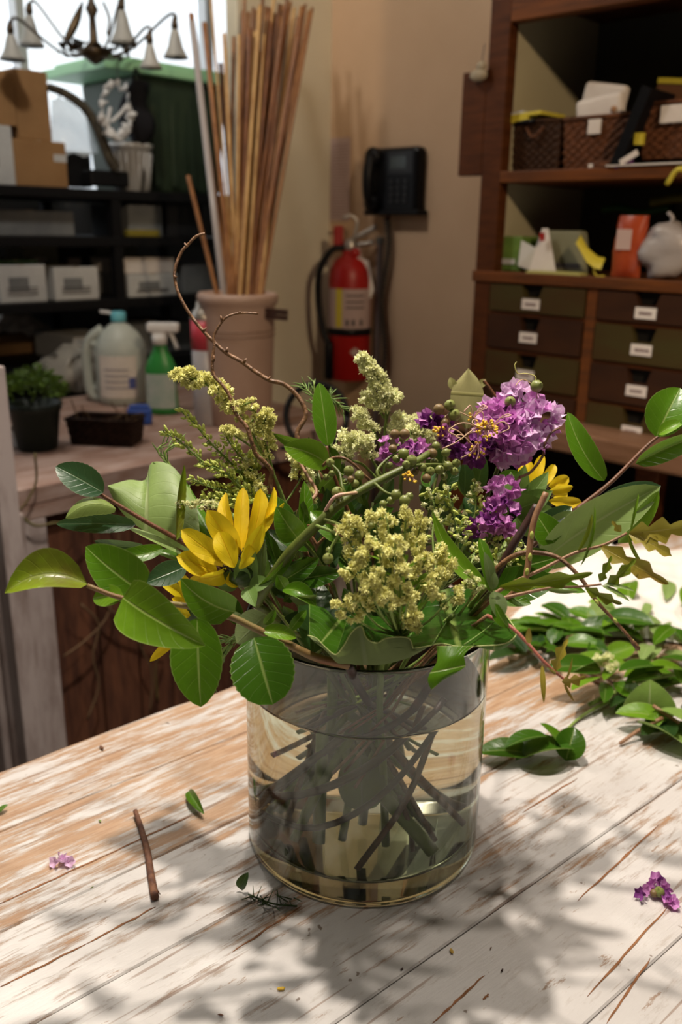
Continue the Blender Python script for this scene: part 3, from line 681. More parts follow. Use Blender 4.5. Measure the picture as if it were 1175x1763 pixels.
g = plant('goldenrod', 'small goldenrod tips poking out right of the central head', 'flower', (0, 0, FT), GG)
bs = [[(790, 1060, .60), (810, 1030, .595), (820, 1005, .59), (800, 985, .59)], [(780, 1050, .60), (800, 1015, .595), (818, 1000, .59)], [(760, 1050, .6), (745, 920, .62), (760, 880, .63)], [(790, 1040, .6), (815, 960, .62), (825, 935, .63)]]
spray_stems(g, bs, .0008)
for i, b in enumerate(bs): scatter(g, b, 16, 9, 12, [BUD, FLP[1]], start=.45, seed=140+i, taper=.2)
instem(g, (780, 1060, .60), (-.01, -.04, .03), .0018, M_stem2)

# --- curly willow
CWG = 'curly willow twigs in the vase'
wl = plant('curly_willow', 'tall wavy brown twig looping over the crock at upper left', 'twig', (0, 0, FT), CWG)
stem(wl, [(620, 900, .74), (560, 830, .735), (520, 770, .73), (512, 745, .73), (527, 715, .73), (515, 685, .73), (490, 662, .73), (465, 655, .73), (440, 640, .73), (415, 622, .73), (390, 608, .73), (368, 588, .73), (350, 570, .73), (330, 545, .73), (312, 515, .73), (303, 490, .73), (301, 465, .73), (312, 435, .73), (325, 420, .73), (338, 407, .73), (353, 402, .73)], (.0024, .0011), M_willow, 'twig')
for (a, b) in (((420, 624), (425, 617)), ((322, 425), (318, 418)), ((462, 654), (466, 648)), ((303, 478), (299, 473)), ((350, 570), (356, 564)), ((390, 606), (392, 598))):
    MB().tube([P(a[0], a[1], .729), P(b[0], b[1], .729)], (.0016, .0005), 5, 1).build('bud', M_willow, wl)
instem(wl, (620, 900, .74), (-.03, .05, .03), .0026, M_willow)
w2 = plant('curly_willow', 'thin wavy twig with a hooked tip crossing the taller twig', 'twig', (0, 0, FT), CWG)
stem(w2, [(520, 930, .67), (480, 870, .67), (466, 835, .67), (468, 812, .668), (455, 795, .665), (440, 780, .663), (432, 755, .66), (425, 735, .66), (412, 720, .66), (400, 700, .66), (395, 680, .66), (382, 662, .66), (368, 645, .66), (366, 620, .66), (369, 595, .66), (368, 580, .66), (378, 560, .66), (392, 545, .66), (415, 539, .66), (445, 540, .66)], (.0022, .0009), M_willow, 'twig')
for (a, b) in (((368, 622), (369, 612)), ((382, 551), (380, 543)), ((428, 738), (422, 732)), ((412, 540), (414, 536))):
    MB().tube([P(a[0], a[1], .659), P(b[0], b[1], .659)], (.0012, .0005), 5, 1).build('bud', M_willow, w2)
instem(w2, (520, 930, .67), (.05, -.04, .03), .0022, M_willow)
w3 = plant('curly_willow', 'short looping twig in the middle behind the green capsules', 'twig', (0, 0, FT), CWG)
stem(w3, [(560, 1000, .68), (545, 940, .66), (520, 905, .655), (515, 880, .66), (545, 850, .67), (530, 820, .68), (515, 790, .69), (520, 770, .70)], (.002, .0012), M_pink, 'twig')
stem(w3, [(545, 940, .66), (575, 915, .64), (590, 925, .63), (570, 900, .63), (530, 905, .64)], (.0015, .0009), M_pink, 'twig')
stem(w3, [(555, 892, .62), (565, 872, .61), (578, 855, .605), (600, 850, .61), (620, 848, .62)], .0013, M_fil, 'twig')
stem(w3, [(556, 802, .65), (570, 790, .645), (590, 788, .64), (610, 800, .64), (630, 820, .645), (660, 845, .65)], .0012, M_willow, 'twig')
instem(w3, (560, 1000, .68), (-.05, -.02, .04), .0022, M_willow)

# --- H : camellia trio top centre
H = plant('camellia_sprig', 'sprig of three pointed green leaves standing at top centre', 'sprig', (0, 0, FT), 'leafy sprigs')
stem(H, [(640, 950, .70), (600, 880, .69), (580, 830, .685), (566, 790, .68), (563, 768, .68)], (.002, .0013), M_red)
leaf(H, 'leaf_mid', (565, 768, .68), (550, 659, .685), 42, roll=8, fold=.2, curl=.03, serr=.012)
leaf(H, 'leaf_mid', (555, 768, .68), (470, 746, .675), 26, roll=-35, fold=.3, curl=.12)
leaf(H, 'leaf_bright', (566, 800, .68), (489, 768, .665), 50, roll=6, fold=.22, curl=.08, serr=.012, bend=.06)
leaf(H, 'leaf_deep', (566, 770, .685), (580, 815, .69), 30, roll=0)
instem(H, (640, 950, .70), (-.04, .03, .03), .0022, M_red)
H2 = plant('camellia_sprig', 'heart-shaped green leaf and taller narrow leaf right of the sunflower', 'sprig', (0, 0, FT), 'leafy sprigs')
leaf(H2, 'leaf_mid', (514, 928, .63), (476, 872, .625), 52, roll=-12, fold=.3, curl=.1, shape='heart')
leaf(H2, 'leaf_mid', (520, 918, .65), (524, 828, .66), 32, roll=35, fold=.3, curl=.05, shape='lance')
leaf(H2, 'leaf_deep', (540, 945, .65), (470, 920, .64), 30, roll=10, fold=.3, shape='lance')
leaf(H2, 'leaf_mid', (590, 935, .64), (535, 880, .65), 36, roll=10, fold=.3)
stem(H2, [(575, 1010, .66), (545, 960, .65), (516, 925, .635)], .0016, M_stem)
instem(H2, (575, 1010, .66), (.04, .04, .03), .0016, M_stem)

# --- fine rosemary-like foliage
def rosemary(label, paths, bot, ln=22, n=34, m='leaf_pale', cat='foliage', root=True):
    s = plant('rosemary_sprig', label, cat, (0, 0, FT), 'fine needle sprigs'); rg = random.Random(len(label))
    for path in paths:
        pts = catmull([P(*q) for q in path], 8); MB().tube(pts, (.0014, .0006), 5, 1, smooth=False).build('stem', M_stem2, s)
        mb = MB()
        for i in range(n):
            f = (i+.5)/n*(len(pts)-1); k = min(int(f), len(pts)-2); c = pts[k].lerp(pts[k+1], f-k); d = (pts[k+1]-pts[k]).normalized()
            sd = V((rg.gauss(0, 1), rg.gauss(0, 1), rg.gauss(0, 1))); sd -= d*sd.dot(d); sd.normalize(); l = ln*rg.uniform(.6, 1.1)*.68/FP
            dirn = (sd*.75+d*.65).normalized(); mid = c+dirn*l*.5+d*.1*l
            mb.tube([c, mid, c+dirn*l+d*.25*l], lambda t: .0007*math.sin(math.pi*min(.97, t*.85+.12)), 4, 2)
        o = mb.build('needles', MAT['sepal_green'], s); o['kind'] = 'stuff'
    instem(s, paths[0][0], bot, .0014, M_stem2); return s
rosemary('fine needle-leaved sprig standing behind the three pointed leaves', [[(600, 880, .76), (575, 780, .76), (548, 720, .76), (540, 655, .76)], [(560, 760, .76), (550, 700, .765), (520, 660, .77)], [(555, 690, .76), (570, 685, .76), (592, 705, .76)]], (.0, .06, .03), 26, 30)
rosemary('needle-leaved sprig hanging below the left branch by the rim', [[(430, 1085, .64), (395, 1100, .64), (365, 1110, .635), (345, 1095, .635)], [(420, 1090, .64), (385, 1120, .64), (370, 1140, .635), (362, 1160, .635)], [(400, 1110, .64), (372, 1150, .64), (358, 1185, .64)]], (.06, .0, .04), 22, 22)
rosemary('pale forked needle sprig standing above the lobed leaf at left', [[(345, 900, .73), (320, 840, .73), (290, 800, .73), (272, 775, .73), (290, 760, .73)], [(300, 815, .73), (285, 780, .73), (310, 760, .73)]], (.03, .05, .03), 24, 12)

# --- myrtle capsules
CAPS = MB().lathe([(.05, -1), (.55, -.82), (.92, -.3), (1.0, .1), (.82, .62), (.42, .92), (.18, 1.0), (.10, 1.25), (.02, 1.3)], 10).mesh('capsule', M_berry)
CAPB = MB().lathe([(.05, -1), (.55, -.82), (.92, -.3), (1.0, .1), (.82, .62), (.42, .92), (.18, 1.0), (.02, 1.05)], 10).mesh('capsule', M_berry2)
CRM = MB()
def crape(label, stems, caps, bot, base):
    s = plant('crape_myrtle', label, 'flower', (0, 0, FT), 'crape myrtle stems')
    for p, r, m in stems: stem(s, p, r, m, n=8)
    for i, (x, y, d, sz) in enumerate(caps):
        pos = P(x, y, d); z = V((RN.uniform(-.5, .5), RN.uniform(-.8, .0), RN.uniform(.2, 1)))
        inst(CAPB if i % 6 == 5 else CAPS, 'capsule', s, frame(pos, z, sz*d/FP*.5))
        # thin stalk from the nearest point of the main stem
    if caps:
        mb = MB(); sp = [q for p, r, m in stems for q in catmull([P(*w_) for w_ in p], 6)]
        for (x, y, d, sz) in caps:
            pos = P(x, y, d); q = min(sp, key=lambda a: (a-pos).length)
            mb.tube([q, (q+pos)/2+V((0, 0, -.002)), pos], .0006, 4, 3)
        mb.build('pedicel', M_stem2, s)['kind'] = 'stuff'
    instem(s, base, bot, .003, M_stem); return s
caps = [(569, 797, .632, 16), (572, 815, .63, 12), (601, 811, .625, 19), (619, 819, .622, 18), (612, 833, .62, 15), (604, 825, .618, 12), (581, 848, .612, 21), (584, 866, .615, 15), (596, 830, .63, 12), (595, 858, .62, 12), (562, 822, .64, 12),
        (677, 773, .64, 16), (695, 781, .635, 19), (709, 793, .63, 20), (683, 790, .638, 15), (671, 801, .64, 14), (700, 800, .628, 15),
        (745, 781, .65, 18), (768, 779, .65, 16), (772, 802, .648, 17), (757, 809, .645, 17), (741, 812, .64, 17), (728, 805, .64, 16), (735, 824, .638, 17), (748, 795, .655, 14), (783, 812, .65, 15), (765, 820, .65, 14), (786, 798, .66, 16), (751, 768, .66, 15), (715, 812, .64, 14),
        (682, 852, .60, 19), (697, 862, .595, 20), (705, 855, .60, 15), (673, 862, .605, 15), (616, 925, .575, 17), (638, 940, .572, 19), (628, 915, .58, 13), (565, 962, .60, 20), (567, 948, .605, 13), (660, 868, .6, 14), (640, 905, .57, 12)]
cm1 = crape('thick green diagonal stem carrying clusters of round green seed capsules', [
    ([(440, 1040, .64), (465, 1000, .63), (500, 950, .62), (545, 905, .615), (580, 872, .615), (620, 845, .62), (665, 822, .63), (705, 802, .635), (740, 780, .65)], (.0042, .0026), M_stem),
    ([(600, 858, .617), (590, 840, .618), (585, 815, .625), (572, 800, .63)], (.0013, .0009), M_stem), ([(655, 826, .628), (650, 810, .63), (668, 790, .638), (690, 775, .64)], (.0013, .0009), M_stem), ([(705, 802, .635), (735, 800, .64), (760, 800, .648), (785, 805, .655)], (.0013, .0009), M_stem),
    ([(645, 832, .62), (665, 848, .61), (690, 855, .60)], (.0013, .0009), M_stem), ([(560, 895, .61), (590, 905, .59), (620, 918, .578), (640, 932, .572)], (.0013, .0009), M_stem), ([(545, 905, .61), (580, 920, .6), (572, 940, .6), (565, 958, .6)], (.0013, .0009), M_stem2)], caps, (.045, -.02, .03), (440, 1040, .64))
cm1['label'] = 'thick green diagonal stem carrying clusters of round green seed capsules'
def petal_mesh(seed, m):
    rg = random.Random(seed); mb = MB(); n, k = 7, 16; rows = []
    for i in range(n+1):
        r = i/n; row = []
        for j in range(k+1):
            a = 2*math.pi*j/k; rr_ = r*(1+.18*math.sin(a*5+seed)*r+.10*math.sin(a*11+seed*2)*r)
            z = .55*r*r + .34*r*math.sin(a*4+seed*1.3)*r + .20*r*math.sin(a*9+seed)*r + .12*noise.noise(V((r*3, a*2, seed)))
            row.append(V((rr_*math.cos(a), rr_*math.sin(a), z)))
        row[-1] = row[0].copy(); rows.append(row)
    mb.grid(rows); return mb.mesh('petal', m)
PETS = {'p': [petal_mesh(i, M_purple) for i in range(4)], 'l': [petal_mesh(i+10, M_purple_l) for i in range(4)], 'd': [petal_mesh(i+20, M_purple_d) for i in range(3)]}
def cluster(parent, cx, cy, d, rx, ry, n, size, kinds='ppl', seed=0, dz=.02):
    rg = random.Random(seed)
    for i in range(n):
        a = rg.uniform(0, 6.28); q = math.sqrt(rg.random()); x = cx+rx*q*math.cos(a); y = cy+ry*q*math.sin(a); dd = d-dz*math.sqrt(max(0, 1-q*q))*rg.uniform(.3, 1)
        pos = P(x, y, dd); out = (R_*(x-cx)/rx - U_*(y-cy)/ry)*.8+(-F_)*rg.uniform(.2, 1)+V((rg.uniform(-.5, .5), rg.uniform(-.5, .5), rg.uniform(-.3, .7)))
        kd = kinds[rg.randrange(len(kinds))]; ms = PETS[kd]
        inst(ms[rg.randrange(len(ms))], 'petal', parent, frame(pos, out, size*rg.uniform(.75, 1.2)*dd/FP*.5, rg.uniform(0, 6)))
def stamens(parent, cx, cy, d, n, rpx, seed=0, long=True):
    rg = random.Random(seed); mb = MB(); an = MB(); c = P(cx, cy, d)
    for i in range(n):
        dr = (R_*rg.uniform(-1, 1)+U_*rg.uniform(-.7, 1)-F_*rg.uniform(.2, .8)).normalized()*rpx*d/FP*rg.uniform(.6, 1)
        mb.tube([c, c+dr*.5+U_*.002, c+dr], .00035, 3, 2); an.ball(c+dr, .0011, 6, 4)
    if long:
        for i in range(5):
            dr = (R_*rg.uniform(-1.6, .6)+U_*rg.uniform(-.6, 1)-F_*.3)*rpx*2.2*d/FP; si = R_*rg.uniform(-1, 1)*.008
            mb.tube([c, c+dr*.4+si+U_*.006, c+dr*.85+si, c+dr-si*.3-U_*.004], .0005, 4, 4)
    mb.build('filaments', M_fil, parent)['kind'] = 'stuff'; an.build('anthers', M_anther, parent)['kind'] = 'stuff'
f1 = plant('crape_myrtle', 'large ruffled bright purple blossom cluster at upper right', 'flower', (0, 0, FT), 'crape myrtle stems')
stem(f1, [(800, 960, .70), (830, 880, .695), (860, 800, .69), (880, 740, .69), (895, 700, .688), (918, 668, .685)], (.002, .0012), M_stem)
cluster(f1, 872, 745, .69, 40, 52, 70, 34, 'pppl', 1, .03)
cluster(f1, 925, 720, .685, 32, 38, 30, 30, 'llp', 2, .02); cluster(f1, 905, 755, .675, 30, 26, 12, 30, 'llp', 3, .01); cluster(f1, 884, 672, .685, 20, 8, 7, 26, 'l', 4, .006); cluster(f1, 850, 705, .69, 16, 14, 10, 26, 'pl', 5, .01)
for (x, y, sz) in ((924, 665, 22), (879, 692, 20)): inst(CAPS, 'capsule', f1, frame(P(x, y, .672), (.4 if x > 900 else -.1, -.7, .5), sz*.68/FP*.5))
stem(f1, [(922, 662, .675), (922, 648, .675), (905, 643, .675), (892, 643, .675), (887, 630, .675), (890, 623, .675)], .0005, mat('tendril', (.45, .42, .12), .5), 'filament', 4)
stem(f1, [(922, 665, .675), (905, 654, .675), (895, 656, .672), (888, 665, .67)], .0004, M_fil, 'filament', 4)
stem(f1, [(925, 672, .675), (926, 690, .674), (935, 705, .67)], .0004, M_fil, 'filament', 4); stem(f1, [(925, 672, .675), (934, 690, .674), (950, 700, .67)], .0004, M_fil, 'filament', 4)
stamens(f1, 838, 742, .655, 46, 22, 6)
stamens(f1, 822, 775, .66, 10, 20, 7)
cluster(f1, 822, 775, .675, 22, 20, 10, 24, 'd', 8, .01)
instem(f1, (800, 960, .70), (-.06, .0, .03), .0026, M_stem)
f2 = plant('crape_myrtle', 'small dark violet blossoms and brown capsules left of the big cluster', 'flower', (0, 0, FT), 'crape myrtle stems')
stem(f2, [(780, 900, .70), (765, 820, .695), (770, 760, .69), (765, 715, .685)], (.0018, .0012), M_stem)
cluster(f2, 745, 725, .685, 14, 16, 9, 24, 'dp', 9, .01); cluster(f2, 768, 745, .68, 16, 18, 9, 24, 'pd', 10, .01); cluster(f2, 792, 775, .685, 16, 10, 6, 22, 'd', 11, .01)
for (x, y, sz) in ((756, 705, 20), (775, 698, 20), (783, 715, 22), (766, 728, 16)): inst(CAPB if x in (756, 766) else CAPS, 'capsule', f2, frame(P(x, y, .672), (0, -.7, .6), sz*.68/FP*.5))
stamens(f2, 757, 742, .67, 16, 12, 12, False); stamens(f2, 815, 720, .675, 4, 14, 13)
instem(f2, (780, 900, .70), (-.05, .03, .03), .002, M_stem)
f3 = plant('crape_myrtle', 'pink-purple blossoms with a brown capsule behind the green capsules', 'flower', (0, 0, FT), 'crape myrtle stems')
stem(f3, [(700, 930, .70), (690, 850, .69), (695, 780, .685), (690, 752, .68)], (.0018, .0012), M_stem)
cluster(f3, 672, 775, .675, 14, 22, 10, 22, 'p', 14, .01); cluster(f3, 715, 775, .675, 20, 14, 12, 22, 'pd', 15, .01); cluster(f3, 700, 790, .67, 14, 8, 6, 20, 'pl', 16, .01)
for (x, y, sz) in ((697, 748, 19), (680, 748, 18)): inst(CAPB, 'capsule', f3, frame(P(x, y, .668), (0, -.6, .7), sz*.67/FP*.5))
stamens(f3, 705, 825, .66, 14, 14, 17, False)
instem(f3, (700, 930, .70), (.03, .05, .03), .002, M_stem)
f4 = plant('crape_myrtle', 'lower purple blossom cluster under the right-hand flowers', 'flower', (0, 0, FT), 'crape myrtle stems')
stem(f4, [(840, 1000, .68), (855, 940, .675), (862, 880, .67), (860, 840, .665)], (.0018, .0012), M_stem)
cluster(f4, 868, 842, .665, 22, 14, 12, 24, 'pl', 18, .01); cluster(f4, 862, 878, .66, 22, 22, 14, 24, 'pdp', 19, .012); cluster(f4, 830, 905, .655, 28, 14, 14, 22, 'dp', 20, .01); cluster(f4, 865, 905, .655, 20, 14, 9, 22, 'p', 21, .01)
instem(f4, (840, 1000, .68), (-.05, -.02, .03), .002, M_stem)

# --- I : big lobed leaf bowl over the rim
I = plant('oakleaf_stem', 'big glossy lobed leaf draped over the front rim of the vase', 'leaf', (0, 0, FT), 'large lobed leaves')
loft(I, 'leaf_glossy', [(712, 1117, .575), (735, 1113, .575), (760, 1108, .575), (790, 1113, .575), (830, 1112, .57), (870, 1108, .57), (890, 1091, .575)],
     [(640, 1085, .62), (665, 1060, .64), (715, 1035, .65), (765, 1015, .65), (815, 1010, .64), (855, 1040, .62), (888, 1084, .59)], -.004, 10)
o = loft(I, 'leaf_grey', [(533, 1096, .583), (545, 1100, .582), (560, 1115, .58), (578, 1127, .58), (592, 1112, .575), (605, 1090, .573), (622, 1078, .572), (631, 1098, .572), (648, 1107, .572), (668, 1098, .572), (703, 1098, .572), (712, 1117, .573), (735, 1113, .575)],
     [(540, 1104, .58), (556, 1116, .585), (570, 1130, .59), (582, 1142, .595), (600, 1143, .59), (615, 1145, .59), (630, 1145, .59), (645, 1145, .59), (660, 1144, .59), (675, 1141, .588), (690, 1137, .585), (710, 1130, .58), (735, 1116, .577)], .003, 6)
o['label'] = 'matt grey-green underside folded up at the front'
loft(I, 'leaf_deep', [(533, 1094, .585), (545, 1100, .584), (560, 1115, .582), (578, 1127, .58)], [(532, 1040, .62), (570, 1050, .625), (610, 1075, .625), (645, 1100, .62)], .0, 6)
loft(I, 'leaf_glossy', [(578, 1127, .582), (605, 1092, .576), (622, 1080, .575), (650, 1108, .575), (712, 1118, .575)], [(600, 1060, .62), (615, 1055, .625), (630, 1055, .63), (640, 1060, .63), (660, 1062, .63)], .0, 6)
loft(I, 'leaf_mid', [(752, 1112, .57), (753, 1138, .565), (741, 1158, .563), (737, 1172, .562), (743, 1188, .562)], [(815, 1112, .57), (800, 1128, .565), (802, 1146, .564), (790, 1156, .562), (762, 1172, .562)], .002, 6)
loft(I, 'leaf_mid', [(815, 1112, .57), (840, 1118, .572), (862, 1119, .572), (885, 1105, .573)], [(815, 1108, .57), (840, 1109, .57), (865, 1108, .57), (890, 1092, .573)], .001, 3)
for mp in ([(712, 1117, .574), (735, 1113, .574), (760, 1108, .574), (790, 1113, .574), (830, 1112, .569), (870, 1108, .569), (890, 1091, .574), (878, 1068, .583), (858, 1042, .618)],
           [(530, 1094, .584), (545, 1099, .582), (560, 1114, .58), (578, 1127, .579), (592, 1112, .575), (605, 1090, .573), (622, 1078, .572), (631, 1098, .572), (648, 1107, .572), (668, 1098, .572), (703, 1098, .572), (712, 1117, .573)]):
    MB().tube([P(*q) for q in mp], .00045, 5, 5).build('pale_margin', mat('leaf_margin', (.40, .46, .16), .5), I)
for vp in ([(800, 1110, .572), (835, 1085, .585), (862, 1060, .60)], [(745, 1110, .574), (770, 1070, .61), (800, 1030, .635)], [(705, 1098, .60), (725, 1060, .635), (745, 1030, .65)]):
    MB().tube([P(q[0], q[1], q[2]-.002) for q in vp], (.0006, .0003), 5, 4).build('vein', mat('leaf_vein', (.16, .26, .05), .5), I)
instem(I, (680, 1085, .63), (.0, .0, .03), .003, M_stem)
# light sheath and blade leaves on the right of the head
bl = plant('grass_blade', 'long bright green strap leaf standing right of the central head', 'leaf', (0, 0, FT))
leaf(bl, 'leaf_bright', (838, 1012, .60), (745, 878, .61), 36, roll=20, fold=.3, curl=-.06, shape='acum', bend=-.09)
instem(bl, (838, 1010, .60), (-.06, -.03, .05), .0018, M_stem2)
oo = plant('oak_sprig', 'cluster of narrow dusty green leaves at the right rim', 'sprig', (0, 0, FT), 'oak twigs')
leaf(oo, 'leaf_mid', (845, 1020, .585), (826, 926, .59), 26, roll=25, shape='narrow', fold=.3)
leaf(oo, 'leaf_grey', (846, 1015, .58), (834, 950, .58), 22, roll=30, shape='lance', fold=.3)
leaf(oo, 'leaf_grey', (850, 1018, .575), (862, 1070, .565), 34, roll=-20, shape='lance', fold=.4)
leaf(oo, 'leaf_grey', (848, 1016, .57), (852, 985, .57), 16, roll=20, shape='lance', fold=.3)
leaf(oo, 'leaf_mid', (852, 1040, .568), (876, 1082, .56), 26, roll=30, shape='ov', fold=.3)
instem(oo, (846, 1018, .585), (-.05, -.05, .06), .0015, M_stem)

# --- K : right camellia branch
Kb = plant('camellia_branch', 'red-stemmed camellia branch rising to the far right edge', 'branch', (0, 0, FT), 'leafy branches in the vase')
stem(Kb, [(760, 1060, .68), (830, 1010, .685), (905, 950, .69), (965, 898, .70), (1005, 868, .70), (1055, 828, .705), (1110, 772, .71), (1142, 745, .71)], (.0028, .0013), M_red)
leaf(Kb, 'leaf_mid', (1041, 828, .705), (978, 710, .71), 46, roll=20, fold=.3, curl=.06, serr=.012, bend=-.08)
leaf(Kb, 'leaf_mid', (1130, 752, .71), (1172, 668, .715), 76, roll=-5, fold=.35, curl=.08, shape='ov', serr=.012)
leaf(Kb, 'leaf_bright', (1134, 748, .705), (1178, 727, .70), 26, roll=-30, fold=.4, curl=.1)
leaf(Kb, 'leaf_mid', (1095, 798, .70), (1212, 748, .69), 44, roll=20, fold=.5, curl=.06, bend=-.05)
leaf(Kb, 'leaf_blue', (1018, 888, .70), (1138, 836, .695), 62, roll=-15, fold=.3, curl=.1, bend=.05)
leaf(Kb, 'leaf_mid', (960, 905, .70), (925, 925, .70), 30, roll=0)
instem(Kb, (760, 1060, .68), (-.07, .0, .03), .003, M_dark)
L = plant('magnolia_sprig', 'big smooth pale-backed leaves low on the right side', 'sprig', (0, 0, FT), 'leafy sprigs')
leaf(L, 'leaf_pale', (925, 972, .68), (1137, 838, .67), 88, roll=14, fold=.35, curl=.08, bend=-.05)
leaf(L, 'leaf_bright', (1065, 935, .675), (1135, 845, .665), 40, roll=30, fold=.3, curl=.05)
leaf(L, 'leaf_blue', (915, 930, .685), (985, 872, .69), 44, roll=-10, fold=.3, curl=.05)
leaf(L, 'leaf_pale', (930, 945, .68), (985, 880, .685), 46, roll=180, fold=-.3, curl=.05)
leaf(L, 'leaf_mid', (955, 935, .67), (920, 880, .675), 50, roll=10, fold=.2, shape='heart')
leaf(L, 'leaf_deep', (860, 985, .66), (960, 960, .66), 60, roll=0, fold=.25)
leaf(L, 'leaf_mid', (860, 1000, .64), (945, 995, .63), 44, roll=0, fold=.25)
leaf(L, 'leaf_mid', (850, 1000, .65), (1010, 1020, .63), 40, roll=-30, fold=.25, curl=.1)
leaf(L, 'leaf_deep', (835, 1020, .64), (960, 1000, .62), 70, roll=-12, fold=.25)
leaf(L, 'leaf_mid', (850, 1030, .62), (915, 1040, .61), 34, roll=-30, fold=.25)
stem(L, [(850, 1030, .66), (900, 990, .67), (930, 970, .68)], .002, M_stem)
instem(L, (850, 1030, .66), (-.06, .03, .03), .0025, M_stem)

# --- N : tan leaf
N = plant('magnolia_leaf', 'dull tan-green upright leaf behind the purple flowers', 'leaf', (0, 0, FT))
loft(N, 'leaf_tan', [(801, 738, .775), (784, 714, .775), (776, 688, .775), (780, 666, .775), (793, 650, .775), (806, 635, .775)],
     [(807, 738, .775), (826, 718, .775), (834, 692, .775), (832, 670, .775), (822, 651, .775), (807, 634, .775)], .005, 8)
leaf(N, 'leaf_tan', (784, 672, .776), (775, 650, .776), 16, shape='lance'); leaf(N, 'leaf_tan', (822, 668, .776), (837, 653, .776), 14, shape='lance')
stem(N, [(855, 685, .775), (845, 670, .775), (833, 655, .775)], .0014, M_red)
stem(N, [(804, 736, .775), (810, 800, .77), (800, 880, .75)], .0016, M_red); instem(N, (800, 880, .75), (-.04, .05, .03), .002, M_red)

# --- J : oak twigs on the right
j1 = plant('oak_twig', 'thin oak twig with bronze lobed leaves reaching to the right edge', 'twig', (0, 0, FT), 'oak twigs')
stem(j1, [(840, 1030, .60), (880, 1005, .60), (930, 982, .60), (990, 952, .60), (1040, 938, .60), (1080, 918, .60)], (.0015, .0009), M_pink)
leaf(j1, 'leaf_bronze', (1084, 918, .60), (1195, 905, .59), 44, roll=10, lobes=3, lobe_amp=.35, fold=.3, wave=.15)
leaf(j1, 'leaf_bronze', (1084, 920, .60), (1158, 958, .59), 28, roll=-20, lobes=3, lobe_amp=.4, fold=.3)
leaf(j1, 'leaf_bronze', (1034, 940, .60), (1152, 1006, .585), 32, roll=0, lobes=2.5, lobe_amp=.4, fold=.3)
leaf(j1, 'leaf_bronze', (1070, 916, .60), (1054, 897, .60), 12, roll=0, lobes=1.5, fold=.2)
leaf(j1, 'leaf_olive', (860, 1010, .60), (1022, 986, .59), 34, roll=15, lobes=2.5, lobe_amp=.3, fold=.35, wave=.15)
leaf(j1, 'leaf_bright', (1000, 975, .60), (1024, 870, .605), 9, roll=50, shape='narrow', fold=.3)
leaf(j1, 'leaf_bright', (1085, 918, .60), (1100, 850, .605), 8, roll=50, shape='narrow', fold=.3, bend=-.1)
leaf(j1, 'leaf_olive', (1082, 920, .60), (1110, 975, .60), 9, roll=40, shape='narrow', fold=.3)
leaf(j1, 'leaf_olive', (995, 950, .60), (1020, 885, .60), 10, roll=40, shape='narrow', fold=.3)
instem(j1, (840, 1030, .60), (-.03, -.06, .05), .0013, M_pink)
j2 = plant('oak_twig', 'thin pink oak twig with small lobed leaves over the white cloth', 'twig', (0, 0, FT), 'oak twigs')
stem(j2, [(845, 1035, .59), (900, 1022, .59), (950, 1012, .59), (1000, 1010, .59), (1036, 1006, .59)], (.0014, .0007), M_pink)
for b, t, w_ in (((1033, 1002), (1054, 957), 15), ((1045, 1008), (1096, 962), 20), ((1040, 1006), (1094, 1018), 8), ((1036, 1008), (1085, 1035), 9), ((1008, 1012), (1072, 1040), 20), ((940, 1014), (996, 1018), 9)):
    leaf(j2, 'leaf_olive' if w_ > 10 else 'leaf_pale', (*b, .59), (*t, .585), w_, roll=RN.uniform(-30, 30), lobes=2.5 if w_ > 12 else 0, fold=.3)
instem(j2, (845, 1035, .59), (-.02, -.06, .06), .0013, M_pink)
j3 = plant('bare_twig', 'bare brown twig arching down to a budded tip at right', 'twig', (0, 0, FT))
stem(j3, [(800, 1050, .63), (850, 985, .62), (890, 955, .61), (930, 952, .605), (965, 962, .60), (1000, 995, .595), (1028, 1035, .59), (1062, 1072, .588), (1085, 1098, .585), (1100, 1118, .585)], lambda t: .0021-.0011*t+(.0007 if t > .93 else 0), M_willow, 'twig')
for (x, y) in ((1028, 1036), (1060, 1068), (1090, 1103), (1099, 1117)): inst(BUD, 'bud', j3, frame(P(x, y, .585), (.6, -.2, -.7), .0022))
instem(j3, (800, 1050, .63), (-.08, -.01, .06), .002, M_willow)
j4 = plant('oak_twig', 'reddish oak twig hanging lowest right of the vase rim', 'twig', (0, 0, FT), 'oak twigs')
stem(j4, [(840, 1060, .58), (878, 1078, .57), (905, 1103, .565), (935, 1137, .56), (958, 1158, .56), (975, 1172, .56)], (.0015, .0008), mat('stem_pink_red', (.42, .14, .10), .45))
for b, t, w_ in (((957, 1156), (979, 1100), 20), ((968, 1174), (1009, 1164), 20), ((972, 1176), (990, 1208), 6), ((934, 1145), (937, 1210), 10), ((912, 1108), (912, 1080), 12), ((974, 1172), (986, 1132), 5), ((958, 1160), (945, 1150), 6)):
    leaf(j4, 'leaf_bronze', (*b, .56), (*t, .555), w_, roll=RN.uniform(-30, 30), lobes=2.5 if w_ > 12 else 0, lobe_amp=.45, fold=.35)
instem(j4, (840, 1060, .58), (-.01, -.07, .06), .0013, M_pink)
b1 = plant('bare_twig', 'snapped pinkish bare stem with nodes standing upright at right', 'twig', (0, 0, FT))
stem(b1, [(905, 1000, .60), (910, 970, .60), (914, 930, .60), (922, 890, .60), (941, 848, .60)], .0022, M_pink, n=8)
for (x, y) in ((913, 960), (916, 922), (908, 985)): inst(BUD, 'node', b1, frame(P(x, y, .598), (0, 0, 1), .003))
leaf(b1, 'leaf_mid', (906, 1000, .60), (895, 1012, .60), 10)
instem(b1, (905, 1002, .60), (-.03, .0, .05), .002, M_pink)
b2 = plant('bare_twig', 'dark purple-brown bare stem slanting behind the pink one', 'twig', (0, 0, FT))
